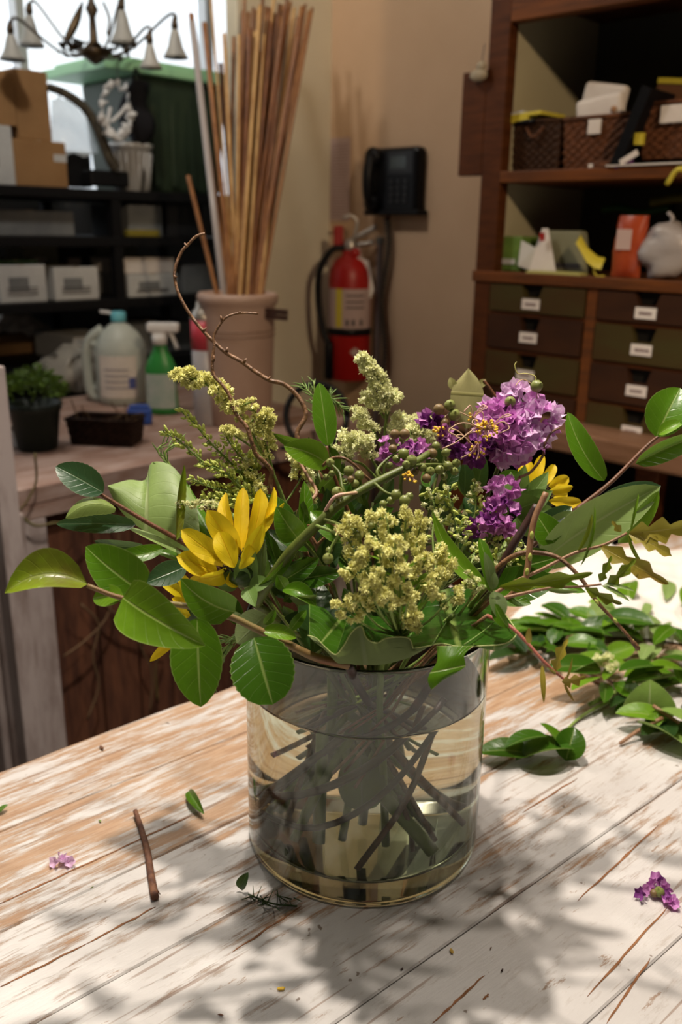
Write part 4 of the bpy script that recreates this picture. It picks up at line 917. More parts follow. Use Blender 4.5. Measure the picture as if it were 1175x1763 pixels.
stem(b2, [(820, 1055, .63), (850, 1000, .625), (880, 945, .62), (905, 905, .62), (925, 870, .62)], .0030, M_dark, n=8)
instem(b2, (820, 1055, .63), (-.075, -.02, .05), .0032, M_dark)
b3 = plant('bare_twig', 'short thin dark twig tip below the bright purple cluster', 'twig', (0, 0, FT))
stem(b3, [(895, 822, .67), (915, 812, .67), (935, 785, .67), (938, 765, .67), (950, 745, .67), (964, 737, .67)], (.0012, .0008), M_willow, 'twig'); instem(b3, (895, 822, .67), (-.02, .06, .05), .0012, M_willow)

# --- filler foliage packing the middle
rg = random.Random(21)
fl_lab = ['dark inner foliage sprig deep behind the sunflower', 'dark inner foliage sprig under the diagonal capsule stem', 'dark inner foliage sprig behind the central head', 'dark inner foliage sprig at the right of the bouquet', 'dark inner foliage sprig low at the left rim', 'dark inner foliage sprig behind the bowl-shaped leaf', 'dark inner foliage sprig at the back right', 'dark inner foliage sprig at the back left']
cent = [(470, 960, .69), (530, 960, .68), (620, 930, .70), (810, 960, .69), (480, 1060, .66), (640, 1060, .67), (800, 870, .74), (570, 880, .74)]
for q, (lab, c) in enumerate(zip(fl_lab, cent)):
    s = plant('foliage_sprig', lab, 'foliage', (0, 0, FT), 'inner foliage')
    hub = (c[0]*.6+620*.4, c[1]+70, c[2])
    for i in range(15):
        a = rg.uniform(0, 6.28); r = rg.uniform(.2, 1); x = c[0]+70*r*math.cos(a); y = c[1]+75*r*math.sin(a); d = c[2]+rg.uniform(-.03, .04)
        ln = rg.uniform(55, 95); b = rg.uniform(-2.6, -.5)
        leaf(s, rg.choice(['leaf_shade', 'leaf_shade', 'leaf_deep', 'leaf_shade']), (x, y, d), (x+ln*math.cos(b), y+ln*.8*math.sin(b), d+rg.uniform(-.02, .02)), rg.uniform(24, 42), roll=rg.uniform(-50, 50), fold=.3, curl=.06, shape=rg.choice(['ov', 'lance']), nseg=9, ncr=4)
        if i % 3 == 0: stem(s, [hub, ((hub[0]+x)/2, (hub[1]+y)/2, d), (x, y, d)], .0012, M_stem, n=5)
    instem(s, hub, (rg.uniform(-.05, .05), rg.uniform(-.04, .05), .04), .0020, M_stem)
# rolled brownish leaf + small ones in the front middle
s = plant('foliage_sprig', 'curled leaf with a brown silvery tip below the diagonal stem', 'foliage', (0, 0, FT))
leaf(s, 'leaf_mid', (487, 1015, .61), (545, 1045, .60), 34, roll=-20, fold=.45, curl=.15, bend=-.1)
leaf(s, 'leaf_grey', (500, 1030, .605), (546, 1025, .60), 24, roll=40, fold=.4, curl=.1)
leaf(s, 'leaf_mid', (490, 1012, .615), (478, 990, .61), 26, roll=0, fold=.4)
leaf(s, 'leaf_mid', (500, 1085, .61), (528, 1050, .61), 20, roll=0, fold=.3)
leaf(s, 'leaf_mid', (455, 1075, .60), (475, 1050, .60), 18, roll=20, fold=.3)
leaf(s, 'leaf_grey', (450, 1000, .625), (455, 925, .62), 26, roll=-20, fold=.5, shape='lance')
leaf(s, 'leaf_mid', (440, 1015, .62), (510, 945, .625), 22, roll=40, fold=.3, shape='lance')
leaf(s, 'leaf_deep', (470, 1010, .63), (550, 960, .63), 36, roll=10, fold=.3)
leaf(s, 'leaf_deep', (500, 1000, .64), (590, 985, .63), 40, roll=0, fold=.3)
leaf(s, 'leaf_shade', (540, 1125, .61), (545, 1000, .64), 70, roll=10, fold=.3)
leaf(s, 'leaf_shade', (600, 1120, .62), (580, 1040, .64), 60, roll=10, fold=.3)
instem(s, (500, 1085, .62), (.03, -.05, .03), .002, M_stem)
# submerged pieces
rg = random.Random(8)
s = plant('submerged_branch', 'dark purple-brown branch lying diagonally in the water', 'branch', (-.07, -.02, .06), 'stems standing in the water')
MB().tube([V((-.074, -.02, .058)), V((-.03, -.045, .085)), V((.02, -.055, .13)), V((.06, -.04, .185))], .0036, 8).build('stem', M_dark, s)
s = plant('submerged_branch', 'second dark branch lower and parallel in the water', 'branch', (-.07, -.02, .04), 'stems standing in the water')
MB().tube([V((-.076, -.01, .036)), V((-.03, -.055, .055)), V((.02, -.065, .10)), V((.065, -.045, .165))], .0028, 8).build('stem', M_dark, s)
s = plant('submerged_branch', 'thick pale green stem slanting to the right glass foot', 'branch', (.06, 0, .024), 'stems standing in the water')
MB().tube([V((-.012, -.02, .115)), V((.02, -.04, .075)), V((.055, -.05, .027))], .0052, 10).build('stem', M_stem2, s)
s = plant('submerged_branch', 'red-brown twig with side shoot slanting to the lower middle', 'branch', (0, -.05, .024), 'stems standing in the water')
MB().tube([V((.05, -.03, .14)), V((.033, -.055, .085)), V((-.002, -.072, .026))], .0026, 8).build('stem', M_red, s)
MB().tube([V((.028, -.05, .085)), V((.036, -.045, .05)), V((.038, -.04, .026))], .002, 8).build('side_shoot', M_red, s)
lf = plant('submerged_leaf', 'round green leaf hanging in the water behind the stems', 'leaf', (0, 0, .1))
leafmesh((0.0, -.03, .115), (.002, -.045, .068), .034, (0, -1, .2), shape='round').build('blade', MAT['leaf_grey'], lf)
for i, (x, y) in enumerate(((-.045, -.03), (-.03, .02), (-.01, -.02), (-.055, .01))):
    s = plant('submerged_branch', ['pale green stem leftmost in the water', 'pale green stem at the back left in the water', 'slim green stem in the middle of the water', 'green stem close to the left glass wall'][i], 'branch', (x, y, FT+.001), 'stems standing in the water')
    MB().tube([V((x, y, FT+.004)), V((x*.5+.005, y*.8, .10)), V((x*.1+.03, y*.5, .19))], .0035-.0004*i, 8).build('stem', M_stem2, s)
# ================================================================== LOOSE THINGS ON THE TABLE
def tleaf(label, b, t, wpx, m, z0=.004, z1=.012, tilt=0, group=None, name='cut_leaf', **k):
    B_, T_ = Pz(*b, z0), Pz(*t, z1); d = (B_-CAM).dot(F_); A_ = (T_-B_).normalized()
    Nn = Matrix.Rotation(math.radians(tilt), 3, A_) @ V((0, 0, 1)); w_ = wpx*d/FP
    mb = leafmesh(B_, T_, w_, Nn, **k); lo = min(p.z for p in mb.v)
    if lo < .0012: mb.v = [p+V((0, 0, .0012-lo)) for p in mb.v]
    return tag(mb.build(name, MAT[m]), label, 'leaf', group)
GL = 'dark cut leaves beside the vase'
tleaf('dark glossy cut leaf touching the right of the vase foot', (920, 1300), (822, 1296), 52, 'leaf_deep', .004, .010, -10, GL, fold=.3)
tleaf('dark green cut leaf with a highlight, frontmost of the small heap', (888, 1310), (990, 1290), 86, 'leaf_deep', .004, .018, -14, GL, fold=.35)
tleaf('dark cut leaf lying on top of the small heap at left', (945, 1268), (870, 1288), 50, 'leaf_deep', .022, .016, 14, GL, fold=.3)
tleaf('lighter green cut leaf standing up in the small heap', (975, 1298), (930, 1245), 50, 'leaf_mid', .006, .030, 20, GL, fold=.2)
tleaf('upright rounded dark leaf at the right end of the small heap', (975, 1310), (990, 1252), 56, 'leaf_deep', .004, .030, 10, GL, fold=.35)
GP = 'pile of cut leaves on the right'
tleaf('pale triangular cut leaf standing in the pile on the right', (1115, 1238), (1120, 1170), 90, 'leaf_fresh', .006, .050, 0, GP, shape='heart', fold=.15)
tleaf('large pale green leaf at the right edge, lowest of the pile', (1098, 1245), (1200, 1300), 84, 'leaf_fresh', .012, .008, -20, GP, fold=.3)
tleaf('shiny pale green leaf above the lowest one in the pile', (1128, 1222), (1225, 1275), 64, 'leaf_fresh', .022, .018, -15, GP, fold=.3)
tleaf('long mid-green leaf pointing left under the triangular one', (1150, 1240), (1060, 1228), 46, 'leaf_bright', .016, .020, -10, GP, fold=.3)
rg = random.Random(77)
def pile(n, x0, x1, y0, y1, lab, mats, z=(.003, .035), seed=0):
    rg = random.Random(seed)
    for i in range(n):
        x, y = rg.uniform(x0, x1), rg.uniform(y0, y1); a = rg.uniform(0, 6.28); ln = rg.uniform(55, 95)
        z0 = rg.uniform(*z); tleaf(lab, (x, y), (x+ln*math.cos(a), y+ln*.42*math.sin(a)), rg.uniform(26, 46), rg.choice(mats), z0, z0+rg.uniform(-.003, .014), rg.uniform(-28, 28), lab.replace('green ', '')+'s', shape=rg.choice(['ov', 'lance', 'ov']), fold=.3, curl=rg.uniform(0, .12), nseg=9, ncr=4)
pile(26, 905, 1040, 1075, 1130, 'dark green cut leaf in the heap behind the vase rim', ['leaf_deep', 'leaf_mid', 'leaf_mid', 'leaf_shade'], (.003, .030), 1)
pile(24, 1020, 1190, 1105, 1180, 'mid green cut leaf in the middle of the right pile', ['leaf_mid', 'leaf_deep', 'leaf_bright', 'leaf_pale'], (.003, .035), 2)
pile(14, 1060, 1190, 1030, 1075, 'pale green cut leaf at the back on the cloth', ['leaf_bright', 'leaf_pale', 'leaf_mid'], (.010, .030), 3)
pile(9, 1075, 1180, 1195, 1270, 'green cut leaf low in the right front pile', ['leaf_mid', 'leaf_shade', 'leaf_bright'], (.003, .015), 4)
pile(12, 960, 1060, 1060, 1100, 'dark green cut leaf at the near edge of the white cloth', ['leaf_mid', 'leaf_deep'], (.012, .035), 6)
pile(6, 870, 930, 1080, 1110, 'small green cut leaf next to the vase rim', ['leaf_mid', 'leaf_bright'], (.003, .012), 5)
def tstick(label, pts, r, m, name='cut_twig', cat='twig', group='cut twigs in the pile'):
    o = MB().tube([Pz(x, y, z) for x, y, z in pts], r, 7, 5).build(name, m); return tag(o, label, cat, group)
tstick('thick green cut stem lying across the right pile', [(1015, 1213, .006), (1065, 1190, .012), (1110, 1172, .018), (1190, 1155, .022)], (.0028, .0024), M_stem2)
tstick('thin green cut stem curving out of the pile towards the vase', [(975, 1258, .003), (1000, 1235, .004), (1040, 1212, .008), (1075, 1200, .010)], (.0016, .002), M_stem2)
tstick('pinkish woody cut twig pointing out of the pile to lower left', [(1068, 1280, .004), (1100, 1258, .012), (1142, 1236, .024)], (.0019, .0024), M_pink)
tstick('brown twig under the middle of the leaf pile', [(1000, 1160, .003), (1050, 1185, .004), (1090, 1215, .006)], .0022, M_red)
tstick('reddish twig running beside the brown one under the pile', [(985, 1150, .004), (1040, 1168, .005), (1085, 1190, .006)], .0018, M_red)
tstick('orange-brown twig poking out at the right of the triangular leaf', [(1125, 1215, .03), (1150, 1232, .026), (1170, 1245, .02)], .0022, M_pink)
tstick('thin pale green stem lying on the white cloth at the back', [(905, 1072, .02), (990, 1062, .022), (1060, 1050, .024)], .0014, M_stem2)
gr = thing('goldenrod', 'small pale goldenrod tuft lying in the leaf pile', 'flower', Pz(1050, 1145, .03))
for (x, y, z) in ((1025, 1133, .04), (1042, 1138, .04), (1052, 1132, .042), (1060, 1142, .04), (1048, 1148, .036), (1030, 1140, .036), (1056, 1150, .035), (1038, 1130, .042)):
    for q in range(3): inst(FLP[q], 'floret', gr, frame(Pz(x+rg.uniform(-6, 6), y+rg.uniform(-5, 5), z), (rg.uniform(-1, 1), -.5, 1), .0042))
# cloth
mb = MB(); nx, ny = 60, 44; c0 = Pz(1000, 1000); rows = []
cl = [Pz(868, 1082), Pz(1330, 1128), Pz(1330, 930), Pz(985, 958)]
for j in range(ny+1):
    row = []
    for i in range(nx+1):
        u, v = i/nx, j/ny; p = cl[0].lerp(cl[1], u).lerp(cl[3].lerp(cl[2], u), v)
        p = p+V((noise.noise(V((u*3, v*3, 1)))*.03, noise.noise(V((u*3, v*3, 5)))*.03, 0))
        e = min(u, 1-u, v, 1-v)*9; e = min(1, e)
        z = .004+e*(.010*abs(noise.noise(V((u*4+v*3, v*5-u, 2))))*2+.008*abs(noise.noise(V((u*11, v*9, 3))))+ .010*max(0, math.sin(u*16+v*5+2*noise.noise(V((u*2, v*2, 0)))))**3)
        row.append(V((p.x, p.y, z)))
    rows.append(row)
tag(mb.grid(rows).build('cloth', M_cloth), 'crumpled white cloth on the table behind the leaf pile', 'cloth')
# twig, petals, chips
tw = thing('twig', 'short peeling brown twig lying on the table left of the vase', 'twig', Pz(252, 1470))
MB().tube([Pz(233, 1396, .006), Pz(243, 1425, .004), Pz(254, 1465, .004), Pz(260, 1505, .004), Pz(267, 1545, .004)], lambda t: .0022+.0012*t, 8, 6).build('stem', mat('twig_bark', (.26, .12, .06), .7, col2=(.10, .04, .025), ns=90, bump=.6), tw)
MB().tube([Pz(262, 1525, .006), Pz(270, 1532, .006), Pz(276, 1540, .003)], (.001, .0004), 5).build('bark_shred', M_red, tw)
pe = thing('fallen_petals', 'crumpled lilac petal lying alone on the table at far left', 'petal', Pz(106, 1482))
for (x, y) in ((95, 1484), (104, 1478), (113, 1480), (121, 1483), (108, 1485)): inst(PETS['l'][0 if x % 2 else 1], 'petal', pe, frame(Pz(x, y, .004), (rg.uniform(-1, 1), rg.uniform(-1, 1), .6), .0045))
pe = thing('fallen_blossom', 'fallen purple blossom with a green centre on the table at right', 'flower', Pz(1132, 1530))
for (x, y) in ((1110, 1532), (1104, 1538), (1118, 1522), (1130, 1512), (1136, 1518), (1142, 1524), (1150, 1532), (1126, 1525), (1148, 1540)): inst(PETS['p' if x % 4 else 'd'][x % 3], 'petal', pe, frame(Pz(x, y, .006), (rg.uniform(-1, 1), rg.uniform(-1, .3), .7), .0048))
inst(CAPS, 'capsule', pe, frame(Pz(1136, 1536, .006), (-.3, -.2, .8), .0045)); inst(CAPB, 'capsule', pe, frame(Pz(1127, 1538, .005), (-.6, -.2, .5), .0035))
pe = thing('fallen_petals', 'small loose purple petal beside the fallen blossom', 'petal', Pz(1157, 1553))
for (x, y) in ((1152, 1553), (1158, 1550), (1160, 1556)): inst(PETS['p'][x % 3], 'petal', pe, frame(Pz(x, y, .004), (rg.uniform(-1, 1), rg.uniform(-1, .3), .8), .0045))
tleaf('small folded green leaf scrap lying left of the vase', (325, 1362), (352, 1402), 22, 'leaf_mid', .003, .006, 30, None, name='leaf_scrap', fold=.6)
tleaf('dark curled leaf scrap standing in the shadow before the vase', (413, 1530), (428, 1502), 22, 'leaf_shade', .002, .018, 60, None, name='leaf_scrap', fold=.5)
tleaf('thin green leaf scrap at the far left edge of the table', (-4, 1400), (14, 1385), 12, 'leaf_mid', .002, .006, 0, None, name='leaf_scrap')
s = thing('rosemary_sprig', 'small dark needle sprig lying in the shadow before the vase', 'sprig', Pz(450, 1545))
mb = MB()
for i in range(22):
    t = i/22; x, y = 430+80*t, 1540+20*math.sin(t*3); q = Pz(x, y, .003); a = rg.uniform(0, 6.28)
    mb.tube([q, q+V((math.cos(a)*.010, math.sin(a)*.010, rg.uniform(0, .008)))], (.0006, .0003), 4, 1)
mb.tube([Pz(428, 1540, .002), Pz(470, 1556, .002), Pz(512, 1560, .002)], .0008, 5)
mb.build('needles', MAT['leaf_shade'], s)['kind'] = 'stuff'
for lab, x, y, m, sz in (('reddish-brown bark chip near the far left table edge', 175, 1287, M_red, .0045), ('tiny yellow scrap in the front shadow on the table', 484, 1702, M_anther, .0035), ('tiny green scrap beside the brown twig', 172, 1413, M_stem2, .0022),
                        ('yellow-brown fleck on the table front right of the vase', 778, 1637, mat('fleck', (.5, .32, .06), .7), .0028), ('dark brown crumb at the front of the table', 692, 1668, M_dark, .0018), ('dark green crumb on the table left of the twig', 158, 1528, M_stem, .0016), ('dark crumb on the table at lower left', 380, 1747, M_red, .0022), ('brown crumb near the lower right of the vase', 846, 1632, M_red, .0014), ('dark crumb in front right of the vase shadow', 865, 1670, M_dark, .0017)):
    q = Pz(x, y, .0012+sz*.15); M = Matrix.Translation(q) @ Matrix.Rotation(x, 4, 'Z') @ Matrix.Rotation(.25, 4, 'X')
    mb = MB(); mb.ball((0, 0, 0), (sz, sz*.45, sz*.25), 6, 4, M)
    mb.v = [p+V((noise.noise(p*900)*sz*.25, noise.noise(p*700)*sz*.25, 0)) for p in mb.v]
    tag(mb.build('debris', m, smooth=False), lab, 'scrap')
exec_bg = True
# ================================================================== BACK BENCH (left)
BZ = .05
pb = Pz(100, 830, BZ); PB = Plane((pb.x, pb.y, 0), A2)
bench = thing('back_workbench', 'old wooden workbench behind the table carrying pots and cleaning bottles', 'bench', (pb.x, pb.y, FLOOR), A2)
def bb(mb, u0, u1, v0, v1, z0, z1): return mb.box(u0, u1, v0, v1, z0-FLOOR, z1-FLOOR)
rg = random.Random(4)
for i in range(6):
    v0 = i*.13
    bb(MB(), -.75, .86, v0+.001, v0+.128, BZ-.035, BZ-rg.uniform(0, .001)).build('top_plank', M_bench, bench, smooth=False, local=True, bevel=.003)
bb(MB(), -.75, .86, .0, .03, BZ-.062, BZ-.036).build('top_rail', M_bench, bench, smooth=False, local=True)
u = PB.hit(100, 900)[0]-.012
k = 0
while u < .85:
    wd = rg.uniform(.07, .10); bb(MB(), u, u+wd-.004, .02+rg.uniform(0, .006), .045, FLOOR+.02, BZ-.063).build('board', M_barn, bench, smooth=False, local=True, bevel=.002); u += wd
u0, u1 = PB.hit(-40, 1000)[0], PB.hit(42, 1000)[0]
bb(MB(), u0, u1, -.03, .04, FLOOR, BZ-.036).build('leg', M_post, bench, smooth=False, local=True, bevel=.005)
u2 = PB.hit(86, 1000, .01)[0]
bb(MB(), u1+.006, u2, .0, .05, FLOOR, BZ-.063).build('leg', M_post, bench, smooth=False, local=True, bevel=.004)
bb(MB(), .78, .85, .0, .05, FLOOR, BZ-.063).build('leg', M_post, bench, smooth=False, local=True, bevel=.004)
post = thing('wooden_post', 'pale painted upright post at the far left edge in front of the bench', 'post', (0, 0, 0))
p0 = PB.hit(-30, 700, -.10)[0]; p1 = PB.hit(7, 700, -.10)[0]
bpy.data.objects.remove(post)
pp = PB.w(p0, -.10, FLOOR); post = thing('wooden_post', 'pale painted upright post at the far left edge in front of the bench', 'post', pp, A2)
MB().box(0, p1-p0, -.02, .02, 0, .30-FLOOR).build('shaft', M_post, post, smooth=False, local=True, bevel=.003)
MB().box(-.01, p1-p0+.008, -.028, .028, 0, .06).build('foot', M_post, post, smooth=False, local=True, bevel=.003)
# dry vines hanging along the bench front
vn = PB.w(.2, -.03, FLOOR); vine = thing('dry_vine', 'tangle of dry brown tendrils hanging down the bench front', 'vine', vn)
def bp(px, py, v=-.02): 
    u, z = PB.hit(px, py, v); return PB.w(u, v, z)
for pts in ([(60, 780), (62, 830), (42, 870), (30, 880), (60, 905), (100, 900), (130, 912), (150, 895)], [(140, 1040), (170, 1075), (160, 1130), (170, 1180), (150, 1240)], [(160, 1010), (190, 1050), (230, 1070), (280, 1090)],
            [(200, 1000), (185, 1060), (150, 1100), (110, 1130)], [(225, 960), (250, 1020), (240, 1100), (262, 1160), (258, 1230)], [(190, 860), (205, 930), (180, 980), (210, 1040)], [(280, 1100), (268, 1150), (272, 1210)]):
    MB().tube([bp(*q) for q in pts], .0024, 6, 5).build('tendril', mat('vine_olive', (.13, .12, .03), .7, col2=(.09, .05, .02), ns=15) if pts[0][0] < 70 or pts[0][0] > 260 else M_vine, vine)

def onbench(px, py): return Pz(px, py, BZ)
def sc(p): return (p-CAM).dot(F_)/FP
def TR(p): return Matrix.Translation(p) @ Matrix.Rotation(A2, 4, 'Z')
# potted plant
p = onbench(66, 772); s = sc(p)
pt = thing('potted_plant', 'leafy green plant in a dark plastic pot on the bench at left', 'plant', p)
MB().lathe([(30*s, 0), (33*s, 2*s), (42*s, 68*s), (45*s, 69*s), (46*s, 80*s), (43*s, 80*s), (39*s, 70*s), (.001, 68*s)], 28, Matrix.Translation(p)).build('pot', mat('pot_dark_green', (.012, .022, .016), .5), pt)
mb = MB(); rg = random.Random(6)
for i in range(420):
    a = rg.uniform(0, 6.28); r = math.sqrt(rg.random()); c = p+V((r*math.cos(a)*52*s, r*math.sin(a)*50*s, (82+58*math.sqrt(max(0, 1-r*r*.9))*rg.uniform(.4, 1))*s)); d = V((math.cos(a)*r+rg.uniform(-.6, .6), math.sin(a)*r+rg.uniform(-.6, .6), rg.uniform(-.3, .8))).normalized(); 
    l = rg.uniform(9, 16)*s; sd = d.orthogonal().normalized(); sd = Matrix.Rotation(rg.uniform(0, 6), 3, d) @ sd; b = len(mb.v)
    mb.v += [c, c+d*l*.45+sd*l*.32, c+d*l, c+d*l*.45-sd*l*.32]; mb.f.append([b, b+1, b+2, b+3])
mb.build('foliage', mat('potted_leaf', (.13, .23, .03), .5, col2=(.06, .12, .015), ns=30, tl=.2), pt)['kind'] = 'stuff'
gj = onbench(22, 768); s = sc(gj); j = thing('small_jar', 'small clear glass jar beside the dark plant pot', 'jar', gj)
MB().lathe([(10*s, 0), (11*s, 3*s), (11*s, 22*s), (8*s, 27*s), (8*s, 30*s), (.001, 30*s)], 18, Matrix.Translation(gj)).build('body', M_clear, j)
MB().lathe([(8.6*s, 28*s), (8.6*s, 34*s), (.001, 34.5*s)], 18, Matrix.Translation(gj)).build('lid', M_metal, j)
# jug
p = onbench(205, 692); s = sc(p); jug = thing('plastic_jug', 'translucent white gallon jug with a blue cap on the bench', 'jug', p); T = TR(p)
def G(x, z, y=0): return p+R0*(x*s)+V((0, y*s, z*s))
MB().lathe([(36*s, 0), (41*s, 4*s), (43*s, 12*s), (43*s, 88*s), (40*s, 102*s), (31*s, 118*s), (18*s, 130*s), (11*s, 134*s), (10*s, 140*s), (.001, 140*s)], 32, Matrix.Translation(G(8, 0))).build('body', M_jug, jug)
MB().tube([G(-20, 122), G(-40, 108), G(-50, 85), G(-50, 45), G(-46, 15), G(-28, 6)], lambda t: (10-2*math.sin(math.pi*t))*s, 10, 6).build('handle', M_jug, jug)
MB().tube([G(-38, 102, 0), G(-24, 84, 0), G(-24, 50, 0), G(-36, 16, 0)], 9*s, 8, 5).build('handle_inner_wall', M_jug, jug)
MB().lathe([(12*s, 136*s), (12.5*s, 139*s), (12*s, 151*s), (9*s, 153*s), (.001, 153*s)], 20, Matrix.Translation(G(8, 0))).build('cap', mat('cap_light_blue', (.13, .45, .55), .4), jug)
MB().tube([G(6, 146), G(-6, 150), G(-22, 152)], 3*s, 6).build('spout_tab', M_whitep, jug)
mb = MB(); rows = []
for i in range(9):
    a = math.radians(-130+i*11); rows.append([G(8+43.8*math.cos(a), z, 43.8*math.sin(a)) for z in (14, 84)])
mb.grid(rows).build('label', M_paper, jug, smooth=False)
mb = MB()
for zz in (60, 50, 40, 30):
    rows = []
    for i in range(7):
        a = math.radians(-115+i*9); rows.append([G(8+44.2*math.cos(a), z, 44.2*math.sin(a)) for z in (zz, zz+3)])
    mb.grid(rows)
mb.uv = {}; mb.build('print', mat('faded_print', (.35, .33, .36), .8), jug, smooth=False)
mb = MB(); rows = []
for i in range(3):
    a = math.radians(-62+i*8); rows.append([G(8+44.3*math.cos(a), z, 44.3*math.sin(a)) for z in (30, 48)])
mb.grid(rows).build('blue_patch', mat('print_blue', (.08, .10, .30), .7), jug, smooth=False)
# spray bottle
p = onbench(281, 712); s = sc(p); sb = thing('spray_bottle', 'green and white trigger spray bottle next to the jug', 'bottle', p)
El = lambda z=0: Matrix.Translation(p) @ Matrix.Diagonal((1, .6, 1, 1))
MB().lathe([(22*s, 0), (27*s, 3*s), (28*s, 12*s), (25*s, 55*s), (27*s, 78*s), (20*s, 95*s), (12*s, 108*s), (11*s, 122*s), (.001, 122*s)], 28, El()).build('body', M_greenp, sb)
rows = []
for i in range(9):
    a = math.radians(-150+i*15); rows.append([p+V((28.6*s*math.cos(a), 28.6*s*.6*math.sin(a), z*s)) for z in (12, 70)])
MB().grid(rows).build('label', mat('label_grey_green', (.30, .40, .36), .7, col2=(.42, .46, .44), ns=30), sb, smooth=False)
MB().lathe([(12.5*s, 118*s), (13*s, 132*s), (10*s, 134*s), (.001, 134*s)], 18, Matrix.Translation(p)).build('collar', M_whitep, sb)
mb = MB(); M = Matrix.Translation(p)
mb.box(-20*s, 34*s, -9*s, 9*s, 138*s, 154*s, M).box(-12*s, 12*s, -8*s, 8*s, 130*s, 140*s, M)
mb.build('spray_head', M_whitep, sb, smooth=False, bevel=4*s)
MB().tube([p+V((16*s, 0, 140*s)), p+V((24*s, 0, 126*s)), p+V((30*s, 0, 110*s))], 4*s, 6).build('trigger', M_whitep, sb)
# aerosol
p = onbench(357, 730); s = sc(p); ae = thing('aerosol_can', 'pale aerosol can with a red band left of the crock', 'can', p)
T = Matrix.Translation(p)
MB().lathe([(20*s, 0), (22*s, 2*s), (22*s, 178*s), (.001, 178*s)], 26, T).build('can', mat('can_pale_blue', (.36, .37, .42), .35, col2=(.42, .40, .42), ns=30), ae)
MB().lathe([(22.4*s, 128*s), (22.4*s, 176*s)], 26, T, close=False).build('red_band', mat('can_red', (.50, .05, .08), .4), ae)
MB().lathe([(22.6*s, 177*s), (22.8*s, 180*s), (19*s, 190*s), (13*s, 196*s), (12*s, 206*s), (.001, 207*s)], 24, T).build('shoulder', M_metal, ae)
# crock and bamboo
p = onbench(414, 728); s = sc(p); cr_ = thing('stoneware_crock', 'tall pinkish crock holding the bamboo stakes', 'vase', p); T = Matrix.Translation(p); CS = s; CP = p
MB().lathe([(50*s, 0), (53*s, 3*s), (56*s, 60*s), (61*s, 195*s), (62*s, 199*s), (66*s, 203*s), (67*s, 212*s), (64*s, 218*s), (60*s, 218*s), (57*s, 210*s), (50*s, 20*s), (.001, 16*s)], 48, T).build('body', M_crock, cr_)
for z in (150, 158): MB().lathe([(60.6*s, (z)*s), (61.4*s, (z+1.2)*s), (60.8*s, (z+2.4)*s)], 48, T).build('incised_band', mat('band_brown', (.26, .17, .13), .6), cr_)
cl = thing('wooden_clip', 'dark brown wooden clip on the right side of the crock', 'clip', P(472, 541, s*FP-.14))
M = Matrix.Translation(P(472, 541, s*FP-.14)) @ Matrix.Rotation(.05, 4, 'Y') @ Matrix.Rotation(-.3, 4, 'Z')
MB().box(-24*s, 24*s, -3*s, 0, .5*s, 9*s, M).build('jaw', M_dark, cl, smooth=False); MB().box(-24*s, 24*s, -3*s, 0, -8*s, -.5*s, M).build('jaw', M_dark, cl, smooth=False)
MB().lathe([(3*s, -4*s), (3*s, 1*s), (.0005, 1*s)], 10, M @ Matrix.Rotation(1.57, 4, 'X')).build('spring', M_metal, cl)
rg = random.Random(12)
def cane(label, xt, yt, xb, yb, dt, db, r, m, group='bamboo stakes in the crock', hollow=False):
    """xt, yt where the tip shows; xb, yb where it passes the crock mouth"""
    depth = CS*FP; top = P(xt, yt, depth+dt); mouth = P(xb, yb, depth+db); d = (mouth-top).normalized()
    # keep the mouth point inside the crock
    hx, hy = mouth.x-CP.x, mouth.y-CP.y; q = math.hypot(hx, hy); lim = 50*CS
    if q > lim: mouth.x = CP.x+hx*lim/q; mouth.y = CP.y+hy*lim/q
    d = (mouth-top).normalized(); foot = mouth+d*((CP.z+25*CS-mouth.z)/d.z)
    hx, hy = foot.x-CP.x, foot.y-CP.y; q = math.hypot(hx, hy); lim = 44*CS
    if q > lim: foot.x = CP.x+hx*lim/q; foot.y = CP.y+hy*lim/q
    t = thing('bamboo_stake', label, 'stake', foot, 0, group)
    full = (top-mouth); n = 60; L_ = full.length; nod = [rg.uniform(.05, .2)+i*rg.uniform(.13, .2) for i in range(12)]
    pts = [foot]+[mouth+full*(i/24) for i in range(25)]
    def rad(tt):
        z = tt*L_*1.3; return r*(1+.0*z)
    MB().tube(pts, rad, 8, 1, smooth=False).build('cane', m, t)
    mb = MB()
    for q_ in nod:
        if q_ < L_*.98 and q_ > .0: c = mouth+full.normalized()*q_; f = full.normalized(); mb.tube([c-f*.0022, c, c+f*.0022], lambda t: r*(1.04+.22*math.sin(math.pi*t)), 8, 1)
    if mb.v: mb.build('nodes', m, t)['kind'] = 'stuff'
tops = [(403, 64), (412, 60), (418, 20), (428, 22), (436, 14), (442, 18), (448, 10), (453, -10), (458, 12), (464, 14), (470, 16), (476, -40), (482, 8), (488, 10), (494, 15), (500, 4), (507, 14), (513, 30), (520, 12), (526, 8), (538, 14), (446, 40), (468, 40), (490, 44), (430, 50), (508, 60), (455, 60), (480, 70), (422, -30), (498, -30), (434, 70), (461, 28), (474, 24), (486, 30), (492, 26), (503, 34), (440, 55), (517, 45), (426, 90), (450, 90), (496, 80)]
for i, (x, y) in enumerate(tops):
    xb = 392+ (x-400)*.50+rg.uniform(-9, 9); m = M_bamboo2 if i % 5 == 1 else (M_bamboo3 if i % 5 in (2, 4) else M_bamboo)
    cane('reddish-tan bamboo stake in the dense upright bundle', x, y, xb, 512+rg.uniform(-6, 6), rg.uniform(-.10, .10)+.05, rg.uniform(-.05, .05), .0040 if i % 3 else .0052, m)
cane('bamboo stake leaning left behind the clear tube', 336, 105, 388, 512, .03, .03, .0055, M_bamboo, 'leaning bamboo stakes')
cane('bamboo stake leaning left with its tip by the green lid', 352, 40, 398, 512, -.02, .0, .0065, M_bamboo, 'leaning bamboo stakes')
